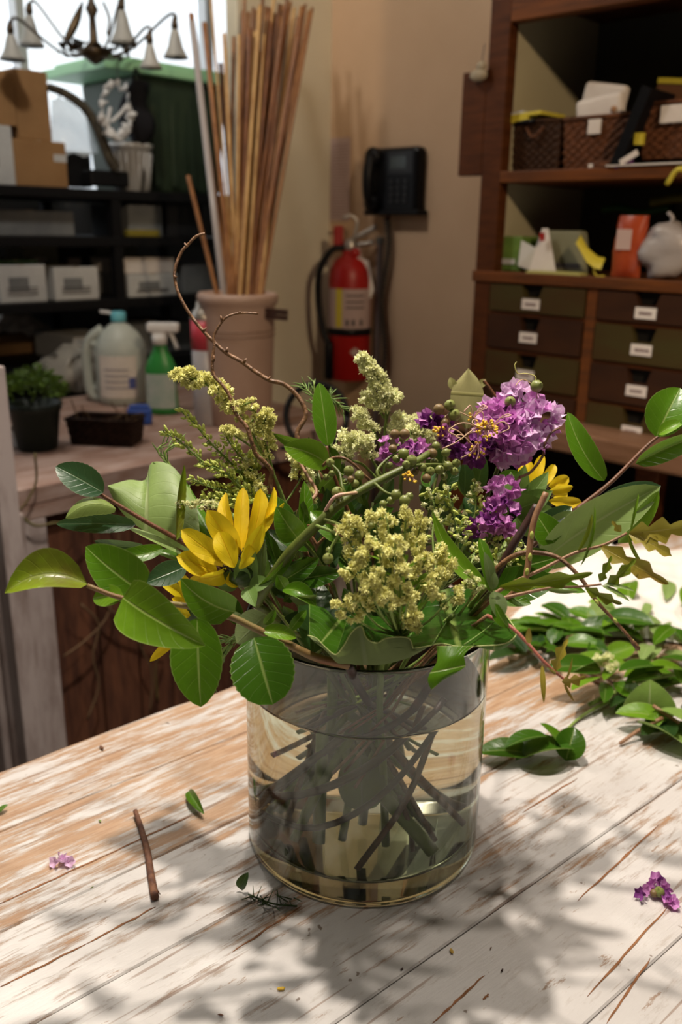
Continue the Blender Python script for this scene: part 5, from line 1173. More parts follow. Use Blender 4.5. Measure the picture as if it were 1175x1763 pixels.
cane('thin bamboo stake rising alone between tube and bundle', 362, -20, 402, 512, .02, .0, .0032, M_bamboo2, 'leaning bamboo stakes')
cane('pale bamboo stake leaning left closest to the bundle', 386, 58, 408, 512, .02, .0, .005, M_bamboo2, 'leaning bamboo stakes')
cane('bamboo stake leaning gently left of the bundle', 380, 110, 412, 512, .06, .0, .006, M_bamboo, 'leaning bamboo stakes')
cane('short orange-tan stake leaning furthest to the left', 324, 303, 362, 510, -.05, -.03, .0055, M_bamboo, 'leaning bamboo stakes')
cane('rightmost bamboo stake leaning away from the bundle', 533, 20, 462, 512, .1, .03, .0055, M_bamboo, 'leaning bamboo stakes')
# clear tube
depth = CS*FP; a_, b_ = P(331, 38, depth-.04), P(386, 512, depth-.02); t = thing('clear_tube', 'grey translucent plastic tube leaning left in the crock', 'tube', b_)
MB().tube([b_+(b_-a_).normalized()*.15, b_, a_], .0085, 14, 1, smooth=False).build('tube', mat('grey_tube', (.42, .38, .37), .25, tl=.2), t)
MB().tube([a_, a_+(a_-b_).normalized()*.02], .0068, 12, 1).build('end_plug', M_bamboo, t)
# bundle, bag, basket, blue thing, hose
p = onbench(36, 640); s = sc(p); t = thing('paper_bundle', 'brown paper parcel with crumpled white tissue on top behind the plant', 'parcel', p)
MB().box(-60*s, 44*s, -20*s, 40*s, 0, 66*s, TR(p)).build('parcel', M_kraft, t, smooth=False, bevel=.012)
mb = MB(); rows = []
for j_ in range(15):
    rows.append([p+V(((-62+ i*7)*s, (-25+j_*6)*s, (62+38*math.sin(math.pi*i/16)**.7*math.sin(math.pi*(j_+1)/16)+9*noise.noise(V((i*.5, j_*.5, 2))))*s)) for i in range(17)])
mb.grid(rows).build('tissue', M_paper, t)
p = onbench(125, 672); s = sc(p); t = thing('plastic_bag', 'crumpled clear plastic bag between the plant and the jug', 'bag', p)
mb = MB(); mb.ball((0, 0, 0), (52*s, 40*s, 42*s), 26, 16, Matrix.Translation(p+V((0, 0, 34*s))))
mb.v = [q+V((noise.noise(q*22)*18*s, noise.noise(q*25+V((3, 3, 3)))*18*s, noise.noise(q*24+V((7, 1, 3)))*16*s)) for q in mb.v]
mb.v = [V((q.x, q.y, max(q.z, BZ+.001))) for q in mb.v]
mb.build('bag', mat('cloudy_plastic', (.45, .44, .40), .35, tl=.3), t)
def basketmesh(w_, d_, h_, M, pitch=.008, taper=.9):
    mb = MB(); nz = max(6, int(h_/pitch)); per = [(-w_/2, -d_/2), (w_/2, -d_/2), (w_/2, d_/2), (-w_/2, d_/2)]
    P_ = []; 
    for k_ in range(4):
        a, b = per[k_], per[(k_+1) % 4]; n_ = max(4, int(math.hypot(b[0]-a[0], b[1]-a[1])/.010)); nrm = (b[1]-a[1], -(b[0]-a[0])); l_ = math.hypot(*nrm)
        for i in range(n_): P_.append((a[0]+(b[0]-a[0])*i/n_, a[1]+(b[1]-a[1])*i/n_, nrm[0]/l_, nrm[1]/l_))
    rows = []
    for j_ in range(nz*2+1):
        f = j_/(nz*2); sc_ = taper+(1-taper)*f; row = []
        for i, (x, y, nx_, ny_) in enumerate(P_+P_[:1]):
            off = .0024*(1 if (i+j_//2) % 2 else -1)*(1 if j_ % 2 else .1); row.append(M @ V((x*sc_+nx_*off, y*sc_+ny_*off, f*h_)))
        rows.append(row)
    mb.grid(rows); mb.uv = {}
    ib = [M @ V((x*taper*.93, y*taper*.93, .006)) for x, y, _, _ in P_]; it = [M @ V((x*.93, y*.93, h_)) for x, y, _, _ in P_]; mb.grid([it+it[:1], ib+ib[:1]]); mb.uv = {}
    b = len(mb.v); mb.v += ib; mb.f.append(list(range(b, b+len(ib))))
    return mb
def rim(w_, d_, h_, M, r=.005): return MB().tube([M @ V((x, y, h_)) for x, y in ((-w_/2, -d_/2), (w_/2, -d_/2), (w_/2, d_/2), (-w_/2, d_/2), (-w_/2, -d_/2))], r, 8, 1, smooth=False)
p = onbench(185, 762); s = sc(p); t = thing('wicker_basket', 'low dark wicker basket on the bench in front of the jug', 'basket', p); M = Matrix.Translation(p) @ Matrix.Rotation(-.12, 4, 'Z')
basketmesh(118*s, 60*s, 44*s, M).build('woven_body', mat('wicker_dark', (.035, .018, .012), .6, col2=(.015, .008, .006), ns=70), t, smooth=False); rim(118*s, 60*s, 44*s, M, .004).build('rim', mat('wicker_dark', (0, 0, 0)), t)
for i in range(9):
    a = V((rg.uniform(-40, 50)*s, rg.uniform(-20, 20)*s, 20*s)); b_ = a+V((rg.uniform(-40, 50)*s, rg.uniform(-20, 20)*s, rg.uniform(25, 55)*s))
    MB().tube([M @ a, M @ ((a+b_)/2+V((0, 0, 6*s))), M @ b_], .0014, 5).build('twig_piece', M_vine, t)
p = onbench(240, 735); s = sc(p); t = thing('blue_cloth', 'folded blue plastic sleeve beside the dark basket', 'sleeve', p)
MB().box(-24*s, 18*s, -10*s, 12*s, 0, 30*s, Matrix.Translation(p+V((0, .03, 0))) @ Matrix.Rotation(.2, 4, 'Z')).build('sleeve', M_blue, t, smooth=False, bevel=.008)
MB().box(-20*s, 14*s, -8*s, 9*s, 30*s, 34*s, Matrix.Translation(p+V((0, .03, 0))) @ Matrix.Rotation(.2, 4, 'Z')).build('folded_edge', M_blue, t, smooth=False, bevel=.003)
p = onbench(545, 775); s = sc(p); t = thing('black_hoop', 'black hoop standing on the bench right of the crock', 'hoop', p)
MB().tube([p+V((52*s*math.cos(a), .02*math.sin(a), 8*s+(52*s)*(1+math.sin(a)))) for a in [math.pi*2*i/28 for i in range(29)]], 5.5*s, 8, 1, smooth=False).build('hoop', M_black, t)
MB().tube([p+V((-62*s, 0, 3*s)), p+V((62*s, 0, 3*s))], 4*s, 6, 1).build('stand', M_black, t)
# ================================================================== SHELVING
shv = thing('shelving_unit', 'black metal shelving loaded with boxes in front of the window', 'shelf', PS.w(0, 0, FLOOR), A2)
def sz(px, py, v=0): return PS.hit(px, py, v)
uL, uR = PS.hit(-120, 325)[0], PS.hit(412, 325)[0]
lev = {}
for nm, y in (('a', 326), ('b', 408), ('c', 516), ('d', 625), ('e', 800)):
    z = sz(180, y)[1]; lev[nm] = z
    MB().box(uL, uR, 0, .45, z-.028-FLOOR, z-FLOOR).build('shelf_board', M_blackm, shv, smooth=False, local=True, bevel=.003)
for u_ in (uL, (uL+uR)*.5+.02, uR-.03):
    for v_ in (0.002, .418): MB().box(u_, u_+.03, v_, v_+.03, 0, lev['a']-FLOOR-.029).build('post', M_blackm, shv, smooth=False, local=True)
def sbox(name, label, cat, x0, x1, y0, z0, v, dep, m, lid=None, lab=True, group='boxes on the shelving', y1=None, strips=0):
    yc = y1 if y1 else 300
    u0 = sz(x0, yc, v)[0]; u1 = sz(x1, yc, v)[0]; z1 = sz((x0+x1)/2, y0, v)[1]
    o = PS.w(u0, v, z0+.0008); t = thing(name, label, cat, o, A2, group); w_ = u1-u0; h = z1-z0-.001
    MB().box(0, w_, 0, dep, 0, h).build('box', m, t, smooth=False, local=True, bevel=.003)
    if lid: MB().box(-.002, w_+.002, -.002, dep+.002, h, h+lid).build('lid', m, t, smooth=False, local=True, bevel=.002)
    else: MB().box(w_*.46, w_*.54, -.0008, dep, h-.0002, h+.0008).build('tape', mat('tape', (.45, .36, .24), .4), t, smooth=False, local=True)
    if lab: MB().box(w_*.2, w_*.62, -.0012, 0, h*.3, h*.68).build('label', M_paper if m is not M_white else M_grey, t, smooth=False, local=True)
    for k_ in range(strips): MB().box(w_*.15, w_*.8, -.0014, 0, h*(.2+.09*k_), h*(.2+.09*k_)+.003).build('print_line', M_ink, t, smooth=False, local=True)
    return t, z1
za, zb, zc, zd = lev['a'], lev['b'], lev['c'], lev['d']
t, z1 = sbox('cardboard_box', 'low cardboard box under the taller one on the top shelf', 'box', 26, 116, 242, za, .06, .22, M_kraft, y1=290, lab=False)
MB().box(.12, .16, -.0012, 0, .07, .09).build('sticker', M_white, t, smooth=False, local=True)
sbox('cardboard_box', 'upright cardboard box standing on the low one at top left', 'box', 29, 87, 121, z1, .075, .16, M_kraft, y1=200, lab=False)
t, z2 = sbox('white_box', 'white box with grey print at the left edge of the top shelf', 'box', -50, 24, 214, za, .06, .22, M_white, y1=270)
sbox('cardboard_box', 'cardboard box on the white box at the far left', 'box', -40, 27, 120, z2, .07, .18, M_kraft, y1=180, lab=False)
# white bucket
u_, _ = sz(228, 318, .10); p = PS.w(u_, .10, za); s = sc(p); t = thing('white_bucket', 'ribbed white plastic bucket on the top shelf', 'bucket', p); T = Matrix.Translation(p)
MB().lathe([(25*s, 0), (28*s, 1*s), (36*s, 70*s), (38*s, 70*s), (38*s, 76*s), (35*s, 76*s), (27*s, 4*s), (.001, 3*s)], 32, T).build('bucket', M_whitep, t)
for i in range(20):
    a = i*math.pi/10; MB().tube([p+V((math.cos(a)*28.5*s, math.sin(a)*28.5*s, 4*s)), p+V((math.cos(a)*35.6*s, math.sin(a)*35.6*s, 62*s))], 1.3*s, 4, 1).build('rib', M_whitep, t)
# tote
u0, u1 = sz(238, 250, .10)[0], sz(392, 250, .10)[0]; zt = sz(300, 138, .10)[1]; o_ = PS.w(u0, .10, za+.001); h = zt-za
t = thing('storage_tote', 'big dark green storage tote with a pale green lid on the shelf', 'tote', o_, A2); w_ = u1-u0
mb = MB(); mb.v = [V(q) for q in ((.02, .02, 0), (w_-.02, .02, 0), (w_-.02, .30, 0), (.02, .30, 0), (0, 0, h), (w_, 0, h), (w_, .32, h), (0, .32, h))]; mb.f = [[3, 2, 1, 0], [4, 5, 6, 7], [0, 1, 5, 4], [1, 2, 6, 5], [2, 3, 7, 6], [3, 0, 4, 7]]
mb.build('tub', M_tote, t, smooth=False, local=True, bevel=.012)
for f in (.2, .4, .6, .8): MB().box(w_*f-.012, w_*f+.012, .004, .02, .02, h-.03).build('rib', M_tote, t, smooth=False, local=True, bevel=.003)
lx = sz(178, 120, .08)[0]-u0
MB().box(lx, w_+.03, -.03, .35, h, h+.028).build('lid', M_totel, t, smooth=False, local=True, bevel=.006)
MB().box(lx+.03, w_, .0, .32, h+.028, h+.045).build('lid_crown', M_totel, t, smooth=False, local=True, bevel=.006)
# dark bag beneath the lid
u_, _ = sz(240, 240, .05); p = PS.w(u_, .05, za); s = sc(p); t = thing('black_bag', 'lumpy black bag hanging in front of the green tote', 'bag', p)
mb = MB(); mb.ball((0, 0, 0), (26*s, 22*s, 55*s), 18, 14, Matrix.Translation(p+V((0, 0, 120*s)))); mb.v = [q+V((noise.noise(q*20)*14*s, noise.noise(q*21)*10*s, noise.noise(q*19+V((2, 2, 2)))*10*s)) for q in mb.v]
mb.build('bag', mat('black_fabric', (.012, .012, .015), .8), t); MB().tube([p+V((0, 0, 66*s)), p+V((4*s, 0, 30*s)), p+V((0, 0, 2*s))], 3*s, 6).build('cord', M_black, t)
MB().tube([p+V((-6*s, 0, 172*s)), p+V((0, 0, 192*s)), p+V((8*s, 0, 172*s))], 2.4*s, 6).build('strap', M_black, t)
# arched hose with clear sheet
def Sp(px, py, v): 
    u, z = PS.hit(px, py, v); return PS.w(u, v, z)
t = thing('bark_arch', 'dark mossy arch curving down from the cardboard box to the shelf', 'garland', Sp(195, 318, .03))
MB().tube([Sp(84, 150, .05), Sp(110, 160, .05), Sp(140, 180, .04), Sp(162, 208, .04), Sp(176, 240, .035), Sp(190, 275, .03), Sp(200, 290, .03)], lambda t: .011+.006*t, 10, 6).build('arch', mat('moss_bark', (.10, .085, .055), .9, col2=(.03, .025, .02), ns=60, bump=1), t)
MB().box(-.08, .05, -.03, .03, 0, .045, Matrix.Translation(Sp(190, 322, .06)) @ Matrix.Rotation(A2, 4, 'Z')).build('foot', M_blackm, t, smooth=False, bevel=.006)
t = thing('clear_sheet', 'rounded clear plastic sheet bag leaning under the dark arch', 'bag', Sp(120, 320, .12))
rows = []
for j_ in range(12):
    rows.append([Sp(88+ (i/10)*(30+50*math.sin((j_+1)/12*1.5)), 168+j_*9+ (4*math.sin(i*1.3+j_)), .12+.02*noise.noise(V((i*.4, j_*.4, 0)))) for i in range(11)])
MB().grid(rows).build('sheet', M_clear, t); MB().box(-.07, .06, 0, .05, 0, .10, Matrix.Translation(Sp(130, 322, .14)) @ Matrix.Rotation(A2, 4, 'Z')).build('base_tray', M_blackm, t, smooth=False, bevel=.004)
# shell wreath hanging
t = thing('shell_wreath', 'white wreath of pale shells and loops hanging before the tote', 'wreath', Sp(205, 225, -.02)); rg2 = random.Random(3)
mb = MB(); 
for i in range(46):
    a = i/46*6.28*1.5; x = 200+ (22+6*rg2.random())*math.cos(a); y = 190+44*math.sin(a)+rg2.uniform(-6, 6); c = Sp(x, y, -.02+rg2.uniform(-.015, .015)); r = rg2.uniform(.005, .011)
    M = Matrix.Translation(c) @ Matrix.Rotation(rg2.uniform(0, 6), 4, V((rg2.random(), rg2.random(), 1)).normalized()); MB().ball((0, 0, 0), (r, r*.5, r*1.5), 7, 5, M).build('shell', M_whitep, t)
MB().tube([Sp(190, 185, -.02), Sp(186, 215, -.02), Sp(196, 236, -.02), Sp(212, 238, -.02), Sp(224, 215, -.02), Sp(222, 180, -.02), Sp(208, 195, -.02), Sp(192, 210, -.02)], .005, 8, 6).build('loop', M_whitep, t)
MB().tube([Sp(200, 150, -.02), Sp(203, 120, -.02), Sp(204, 96, -.02)], .0015, 5).build('hanging_cord', M_ink, t)
# lower shelf contents
t, zz = sbox('flat_box', 'long flat grey box on the second shelf at left', 'box', -30, 128, 362, zb, .05, .25, M_grey, y1=385, lab=False)
sbox('grey_bin', 'grey bin at the middle of the second shelf', 'box', 222, 280, 352, zb, .05, .22, M_grey, y1=385, lab=False)
sbox('yellow_edged_box', 'dark box with a dull yellow edge under the tote', 'box', 222, 276, 396, zb-.0, .02, .03, mat('dull_yellow', (.22, .18, .02), .6), y1=400, lab=False)
sbox('black_box', 'black box on the second shelf below the tote', 'box', 288, 350, 346, zb, .05, .25, mat('black_carton', (.02, .02, .022), .6), y1=385, lab=False)
t, zz = sbox('white_box', 'white carton with small print at the left of the third shelf', 'box', -2, 80, 456, zc, .02, .22, M_white, y1=485, strips=3)
sbox('green_folder', 'flat dark green folder on the left white carton', 'folder', -10, 66, 448, zz+.001, .04, .18, mat('folder_green', (.03, .08, .03), .6), y1=452, lab=False)
sbox('white_box', 'white carton second from left on the third shelf', 'box', 94, 170, 460, zc, .02, .22, M_white, y1=485, strips=3)
t, zz = sbox('white_box', 'wide white carton at the right of the third shelf', 'box', 222, 306, 472, zc, .02, .22, M_white, y1=495, strips=2)
sbox('white_box', 'slightly skewed carton stacked on the wide white one', 'box', 214, 300, 444, zz+.001, .03, .20, M_paper, y1=460, lab=False)
sbox('beige_box', 'small beige carton behind the second white carton', 'box', 40, 100, 412, zc, .26, .12, mat('beige_carton', (.25, .24, .17), .8), y1=430)
sbox('black_box', 'small black carton behind the white ones on the third shelf', 'box', 104, 158, 415, zc, .27, .12, mat('black_carton', (0, 0, 0)), y1=430)
sbox('beige_box', 'tan carton behind the skewed stack', 'box', 166, 236, 410, zc, .28, .12, mat('beige_carton', (0, 0, 0)), y1=425, lab=False)
sbox('grey_bin', 'grey slatted bin at the far right of the third shelf', 'box', 316, 372, 455, zc, .04, .25, M_grey, y1=480, lab=False)
sbox('white_tray', 'shallow pale tray on the fourth shelf above the jug', 'tray', 128, 200, 578, zd, .05, .25, M_white, y1=600, lab=False)
sbox('white_tray', 'shallow pale tray on the fourth shelf right of the spray bottle', 'tray', 226, 330, 556, zd, .08, .25, M_grey, y1=590, lab=False)
# ================================================================== CHANDELIER
cc = P(163, 92, 2.45); s = 2.45/FP
ch = thing('chandelier', 'wrought chandelier with white bell shades hanging before the window', 'chandelier', cc)
def Cp(px, py, d=2.45): return P(px, py, d)
MB().tube([cc, V((cc.x, cc.y, CEIL))], .0042, 8, 1).build('stem_rod', M_whitep, ch)
MB().lathe([(.001, -.03), (.012, -.025), (.035, -.01), (.05, .005), (.03, .012), (.012, .03), (.009, .09), (.018, .11), (.008, .13), (.006, .2)], 20, Matrix.Translation(cc)).build('centre_bowl', M_bronze, ch)
MB().lathe([(.05, 0), (.055, .012), (.02, .03), (.001, .032)], 20, Matrix.Translation(V((cc.x, cc.y, CEIL-.033)))).build('ceiling_rose', M_bronze, ch)
bells = [(22, 62, 104, 2.30, 23), (55, 30, 80, 2.42, 22), (213, 22, 76, 2.42, 24), (260, 78, 118, 2.28, 20), (303, 54, 100, 2.35, 22), (120, 28, 70, 2.68, 18), (180, 50, 88, 2.75, 17)]
for i, (x, y0, y1, d, w_) in enumerate(bells[:5]):
    s_ = d/FP; h = (y1-y0)*s_; M = Matrix.Translation(P(x, y1, d))
    sh = MB().lathe([(w_*s_, 0), (w_*.86*s_, h*.12), (w_*.58*s_, h*.38), (w_*.42*s_, h*.7), (w_*.28*s_, h*.92), (.004, h), (.0035, h*.98), (w_*.25*s_, h*.9), (w_*.39*s_, h*.68), (w_*.55*s_, h*.36), (w_*.83*s_, h*.1), (w_*.97*s_, 0)], 24, M).build('bell_shade', M_bell, ch)
    MB().lathe([(.009, 0), (.010, .012), (.004, .03), (.001, .032)], 12, M @ Matrix.Translation((0, 0, h-.003))).build('shade_cap', M_bronze, ch)
    top = P(x, y0-8, d)
    mx = cc.lerp(top, .5)+V((0, 0, -.045)); MB().tube([cc+V((0, 0, .01)), cc.lerp(top, .25)+V((0, 0, -.02)), mx+V((0, 0, .03)), top+V((0, 0, .03))+(cc-top)*.12, top+V((0, 0, .028)), top], .0038, 6, 6).build('arm', M_bronze, ch)
rg3 = random.Random(9)
for i in range(26):
    a = rg3.uniform(0, 6.28); r = rg3.uniform(.03, .10); c = cc+V((r*math.cos(a), r*math.sin(a), rg3.uniform(-.02, .02))); d = V((math.cos(a+.8), math.sin(a+.8), rg3.uniform(-.2, .5)))
    leafmesh(c, c+d*.045, .022, (0, 0, 1), shape='ov', nseg=6, ncr=4, curl=.2).build('metal_leaf', M_bronze, ch)
for (x0, y0, x1, y1) in ((110, 78, 143, 2), (185, 60, 178, 4), (203, 45, 205, 0)):
    MB().tube([Cp(x0, y0), Cp(x0+(x1-x0)*.4+6, y0+(y1-y0)*.5), Cp(x1, y1)], lambda t: .013*math.sin(math.pi*min(.95, t*.8+.15)) if x0 == 110 else .004, 8, 6).build('scroll', M_bronze, ch)
# ================================================================== WALL THINGS
t = thing('fire_extinguisher', 'red fire extinguisher with a white label hung on the wall', 'extinguisher', (0, 0, 0)); bpy.data.objects.remove(t)
u_, zb_ = PW.hit(600, 652, -.075); p = PW.w(u_, -.075, zb_); s = sc(p)
ex = thing('fire_extinguisher', 'red fire extinguisher with a white label hung on the wall', 'extinguisher', p); T = Matrix.Translation(p)
MB().lathe([(33*s, 0), (36*s, 3*s), (36*s, 165*s), (34*s, 180*s), (26*s, 196*s), (14*s, 204*s), (13*s, 212*s), (.001, 212*s)], 32, T).build('cylinder', M_red_p, ex)
def exarc(a0, a1, z0, z1, r, name, m, n=10):
    rows = []
    for i in range(n+1):
        a = math.radians(a0+(a1-a0)*i/n); rows.append([p+V((r*s*math.cos(a), r*s*math.sin(a), z*s)) for z in (z0, z1)])
    o = MB().grid(rows).build(name, m, ex, smooth=False); return o
exarc(-170, -20, 88, 152, 36.4, 'label', M_lav, 16); exarc(-128, -110, 90, 152, 36.9, 'yellow_stripe', M_yel, 4)
for z_ in (140, 130, 121): exarc(-100, -50, z_, z_+2.5, 36.9, 'print_line', M_ink, 6)
for a_ in (-100, -84, -62): exarc(a_, a_+8, 93, 103, 36.9, 'pictogram', M_ink, 2)
MB().lathe([(36.5*s, 76*s), (37.8*s, 78*s), (37.8*s, 86*s), (36.5*s, 88*s)], 32, T).build('strap', M_black, ex)
dm = MB(); 
rows = [[p+V((37*s*math.cos(math.radians(a_)), 37*s*math.sin(math.radians(a_)), (50+dz)*s)) for dz in (-h_, h_)] for a_, h_ in ((-88, .2), (-74, 8), (-58, .2))]
dm.grid(rows).build('diamond_mark', M_lav, ex, smooth=False)
MB().lathe([(9*s, 208*s), (12*s, 212*s), (12*s, 226*s), (7*s, 230*s), (.001, 231*s)], 16, T).build('valve', M_metal, ex)
MB().tube([p+V((-4*s, 0, 226*s)), p+V((16*s, -6*s, 236*s)), p+V((42*s, -10*s, 250*s))], 4.2*s, 8, 4).build('lever', M_metal, ex)
MB().tube([p+V((4*s, 0, 222*s)), p+V((20*s, -6*s, 222*s)), p+V((38*s, -10*s, 226*s))], 3.6*s, 8, 4).build('carry_handle', M_metal, ex)
MB().tube([p+V((6*s, 0, 232*s)), p+V((10*s, 0, 256*s)), p+V((0, 0, 266*s)), p+V((-14*s, 0, 262*s))], 3*s, 8, 4).build('hook', M_metal, ex)
MB().box(-28*s, -12*s, -6*s, 6*s, 218*s, 250*s, T).build('red_bracket_tab', M_red_p, ex, smooth=False, bevel=3*s)
MB().lathe([(8*s, -3*s), (8*s, 3*s), (.001, 3*s)], 14, Matrix.Translation(p+V((8*s, -14*s, 208*s))) @ Matrix.Rotation(1.5708, 4, 'X')).build('gauge', M_red_p, ex)
MB().tube([p+V((-8*s, -2*s, 216*s)), p+V((-30*s, -4*s, 212*s)), p+V((-50*s, -8*s, 180*s)), p+V((-52*s, -10*s, 130*s)), p+V((-44*s, -16*s, 85*s)), p+V((-34*s, -20*s, 60*s))], 5.5*s, 8, 6).build('hose', M_black, ex)
MB().lathe([(7*s, 0), (8.5*s, 2*s), (8.5*s, 58*s), (6*s, 64*s), (.001, 64*s)], 12, Matrix.Translation(p+V((-33*s, -21*s, 2*s)))).build('nozzle', M_black, ex)
tg = MB(); tg.v = [p+V((x*s, (-16-y_)*s, z*s)) for y_ in (0, .8) for x, z in ((12, 202), (30, 196), (40, 150), (34, 136), (14, 140), (4, 190))]
tg.f = [[0, 1, 2, 3, 4, 5], [11, 10, 9, 8, 7, 6]]+[[i, (i+1) % 6+0, (i+1) % 6+6, i+6] for i in range(6)]
tg.build('inspection_tag', M_paper, ex, smooth=False)
MB().tube([p+V((10*s, -6*s, 222*s)), p+V((16*s, -14*s, 210*s)), p+V((18*s, -16*s, 198*s))], 1*s, 5).build('tag_wire', M_metal, ex)
MB().box(-10*s, 10*s, 34*s, 38*s, 120*s, 200*s, T).build('wall_bracket', M_metal, ex, smooth=False)
# price list paper
u0, z0 = PW.hit(557, 380, -.002); u1, z1 = PW.hit(604, 236, -.002); u0 = max(u0, .004)
t = thing('paper_notice', 'sheet of small print taped to the wall beside the phone', 'notice', PW.w(u0, -.003, z0), A1)
MB().box(0, u1-u0, 0, .0015, 0, z1-z0).build('sheet', M_lav, t, smooth=False, local=True)
mb = MB(); nn = 26
for i in range(nn):
    z_ = (z1-z0)*(.05+.9*i/nn); rgx = random.Random(i)
    x_ = .1
    while x_ < .86:
        l_ = rgx.uniform(.06, .16); mb.box((u1-u0)*x_, (u1-u0)*min(.9, x_+l_), -.0006, 0, z_, z_+.0028); x_ += l_+.04
mb.build('printed_lines', mat('faint_ink', (.20, .14, .14), .8), t, smooth=False, local=True)['kind'] = 'stuff'
# phone
u0, z0 = PW.hit(626, 368, -.05); u1, z1 = PW.hit(718, 250, -.05); w_, h = u1-u0, z1-z0
ph = thing('wall_phone', 'black wall telephone with its handset on the left side', 'telephone', PW.w(u0, 0, z0), A1)
MB().box(0, w_, -.045, -.001, 0, h).build('body', M_black, ph, smooth=False, local=True, bevel=.012)
MB().box(w_*.0, w_*1.06, -.05, -.001, -.004, .012).build('lower_lip', M_black, ph, smooth=False, local=True, bevel=.004)
hx = w_*.20
MB().tube([V((hx, -.058, .03)), V((hx, -.072, h*.3)), V((hx, -.075, h*.6)), V((hx, -.062, h-.02))], .017, 12, 6).build('handset', M_black, ph, local=True)
for z_ in (.03, h-.025): MB().lathe([(.018, 0), (.027, .006), (.028, .022), (.02, .03), (.001, .031)], 18, Matrix.Translation((hx, -.040, z_)) @ Matrix.Rotation(1.5708, 4, 'X')).build('handset_cup', M_black, ph, local=True)
MB().box(w_*.50, w_*.80, -.0475, -.045, h*.68, h*.86).build('display', mat('display_dark', (.02, .028, .02), .2), ph, smooth=False, local=True)
MB().box(w_*.46, w_*.92, -.0465, -.044, h*.60, h*.94).build('display_bezel', mat('dark_grey_plastic', (.010, .010, .011), .4), ph, smooth=False, local=True)
for i in range(3):
    for j_ in range(4): MB().box(w_*(.50+.13*i), w_*(.58+.13*i), -.049, -.045, h*(.16+.10*j_), h*(.22+.10*j_)).build('key', mat('dark_grey_plastic', (0, 0, 0)), ph, smooth=False, local=True, bevel=.001)
u_, zt_ = PW.hit(668, 372, -.02); _, zl = PW.hit(660, 640, -.02); pts = []
o_ = PW.w(u_, -.02, zl); t = thing('phone_cord', 'dark coiled telephone cord hanging below the wall phone', 'cord', o_)
N_ = 560
for i in range(N_):
    f = i/N_; a = f*6.283*46; pts.append(PW.w(u_+.010*math.sin(f*9)+.010*math.cos(a)*.75, -.024+.0085*math.sin(a), zt_+(zl-zt_)*f))
MB().tube(pts, .0028, 5, 1, smooth=False).build('coil', mat('cord_brown', (.05, .04, .03), .5), t)
u2_, _ = PW.hit(655, 420, -.01); _, zt2 = PW.hit(656, 420, -.01)
t = thing('wall_conduit', 'grey cable conduit running down the wall beside the cord', 'conduit', PW.w(u2_, -.01, FLOOR), A1)
MB().box(-.006, .006, -.008, .009, 0, zt2-FLOOR).build('channel', mat('conduit_grey', (.20, .17, .18), .5), t, smooth=False, local=True, bevel=.002)
MB().box(-.009, .009, -.011, .009, zt2-FLOOR, zt2-FLOOR+.02).build('end_fitting', M_grey, t, smooth=False, local=True, bevel=.002)
# ================================================================== CABINET (right)
c0 = V((CAM.x+.300, CAM.y+1.943, 0)); PC = Plane(c0, A1)
H = PC.hit
uL = H(818, 480)[0]; ui = H(853, 440)[0]; uE = 1.15; zt = H(905, 470)[1]; CD = .36
cab = thing('wooden_cabinet', 'tall dark wooden hutch with open shelves above small labelled drawers', 'cabinet', PC.w(0, 0, FLOOR), A1)
def cb(u0, u1, v0, v1, z0, z1, name, m, bevel=.002, parent=None): return MB().box(u0, u1, v0, v1, z0-FLOOR, z1-FLOOR).build(name, m, parent or cab, smooth=False, local=True, bevel=bevel)
zsh = H(1000, 290)[1]; ztop = H(905, 34)[1]
cb(uL, ui, 0, .03, FLOOR+.25, CEIL-.02, 'stile', M_wood)
cb(ui-.014, ui, .03, CD, zt, ztop+.1, 'inner_side_panel', mat('side_lit', (.34, .30, .19), .8), 0)  # lighter colour stands for light falling on this side
cb(uL, ui-.014, .03, CD, FLOOR+.25, CEIL-.02, 'side_panel', M_wood, 0)
cb(ui, uE, CD-.015, CD, zt, ztop+.1, 'back_panel', M_back, 0)
cb(ui, uE, -.001, .03, ztop, CEIL-.02, 'top_rail', M_woodh)
cb(ui, uE, .03, CD, ztop+.05, ztop+.07, 'top_board', M_wood, 0)
cb(ui, uE, -.004, CD-.016, zsh-.022, zsh, 'shelf', M_woodh)
cb(uL-.004, uE, -.006, CD-.001, zt-.022, zt, 'counter_board', M_woodh)
cb(uE, uE+.02, 0, CD, FLOOR+.25, CEIL-.02, 'side_panel', M_wood, 0)
# left projecting board
ua, ub = H(790, 200, -.008)[0], H(846, 200, -.008)[0]
z0_, z1_ = H(815, 302, -.008)[1], H(815, 122, -.008)[1]
cb(ua, uL-.0005, .0, .02, z0_, z1_, 'projecting_board', M_wood)
orn = thing('cream_ornament', 'small cream-coloured ornament hanging on the cabinet stile', 'ornament', PC.w(H(830, 138)[0], -.012, H(830, 142)[1]), A1)
mb = MB(); mb.ball((0, 0, .012), (.022, .008, .012), 12, 8); mb.ball((.006, 0, .028), (.012, .007, .010), 10, 6); mb.build('body', mat('cream', (.30, .25, .17), .7), orn, local=True)
MB().tube([V((.006, 0, .034)), V((.004, .006, .055)), V((.004, .010, .07))], .001, 5).build('loop', M_ink, orn, local=True)
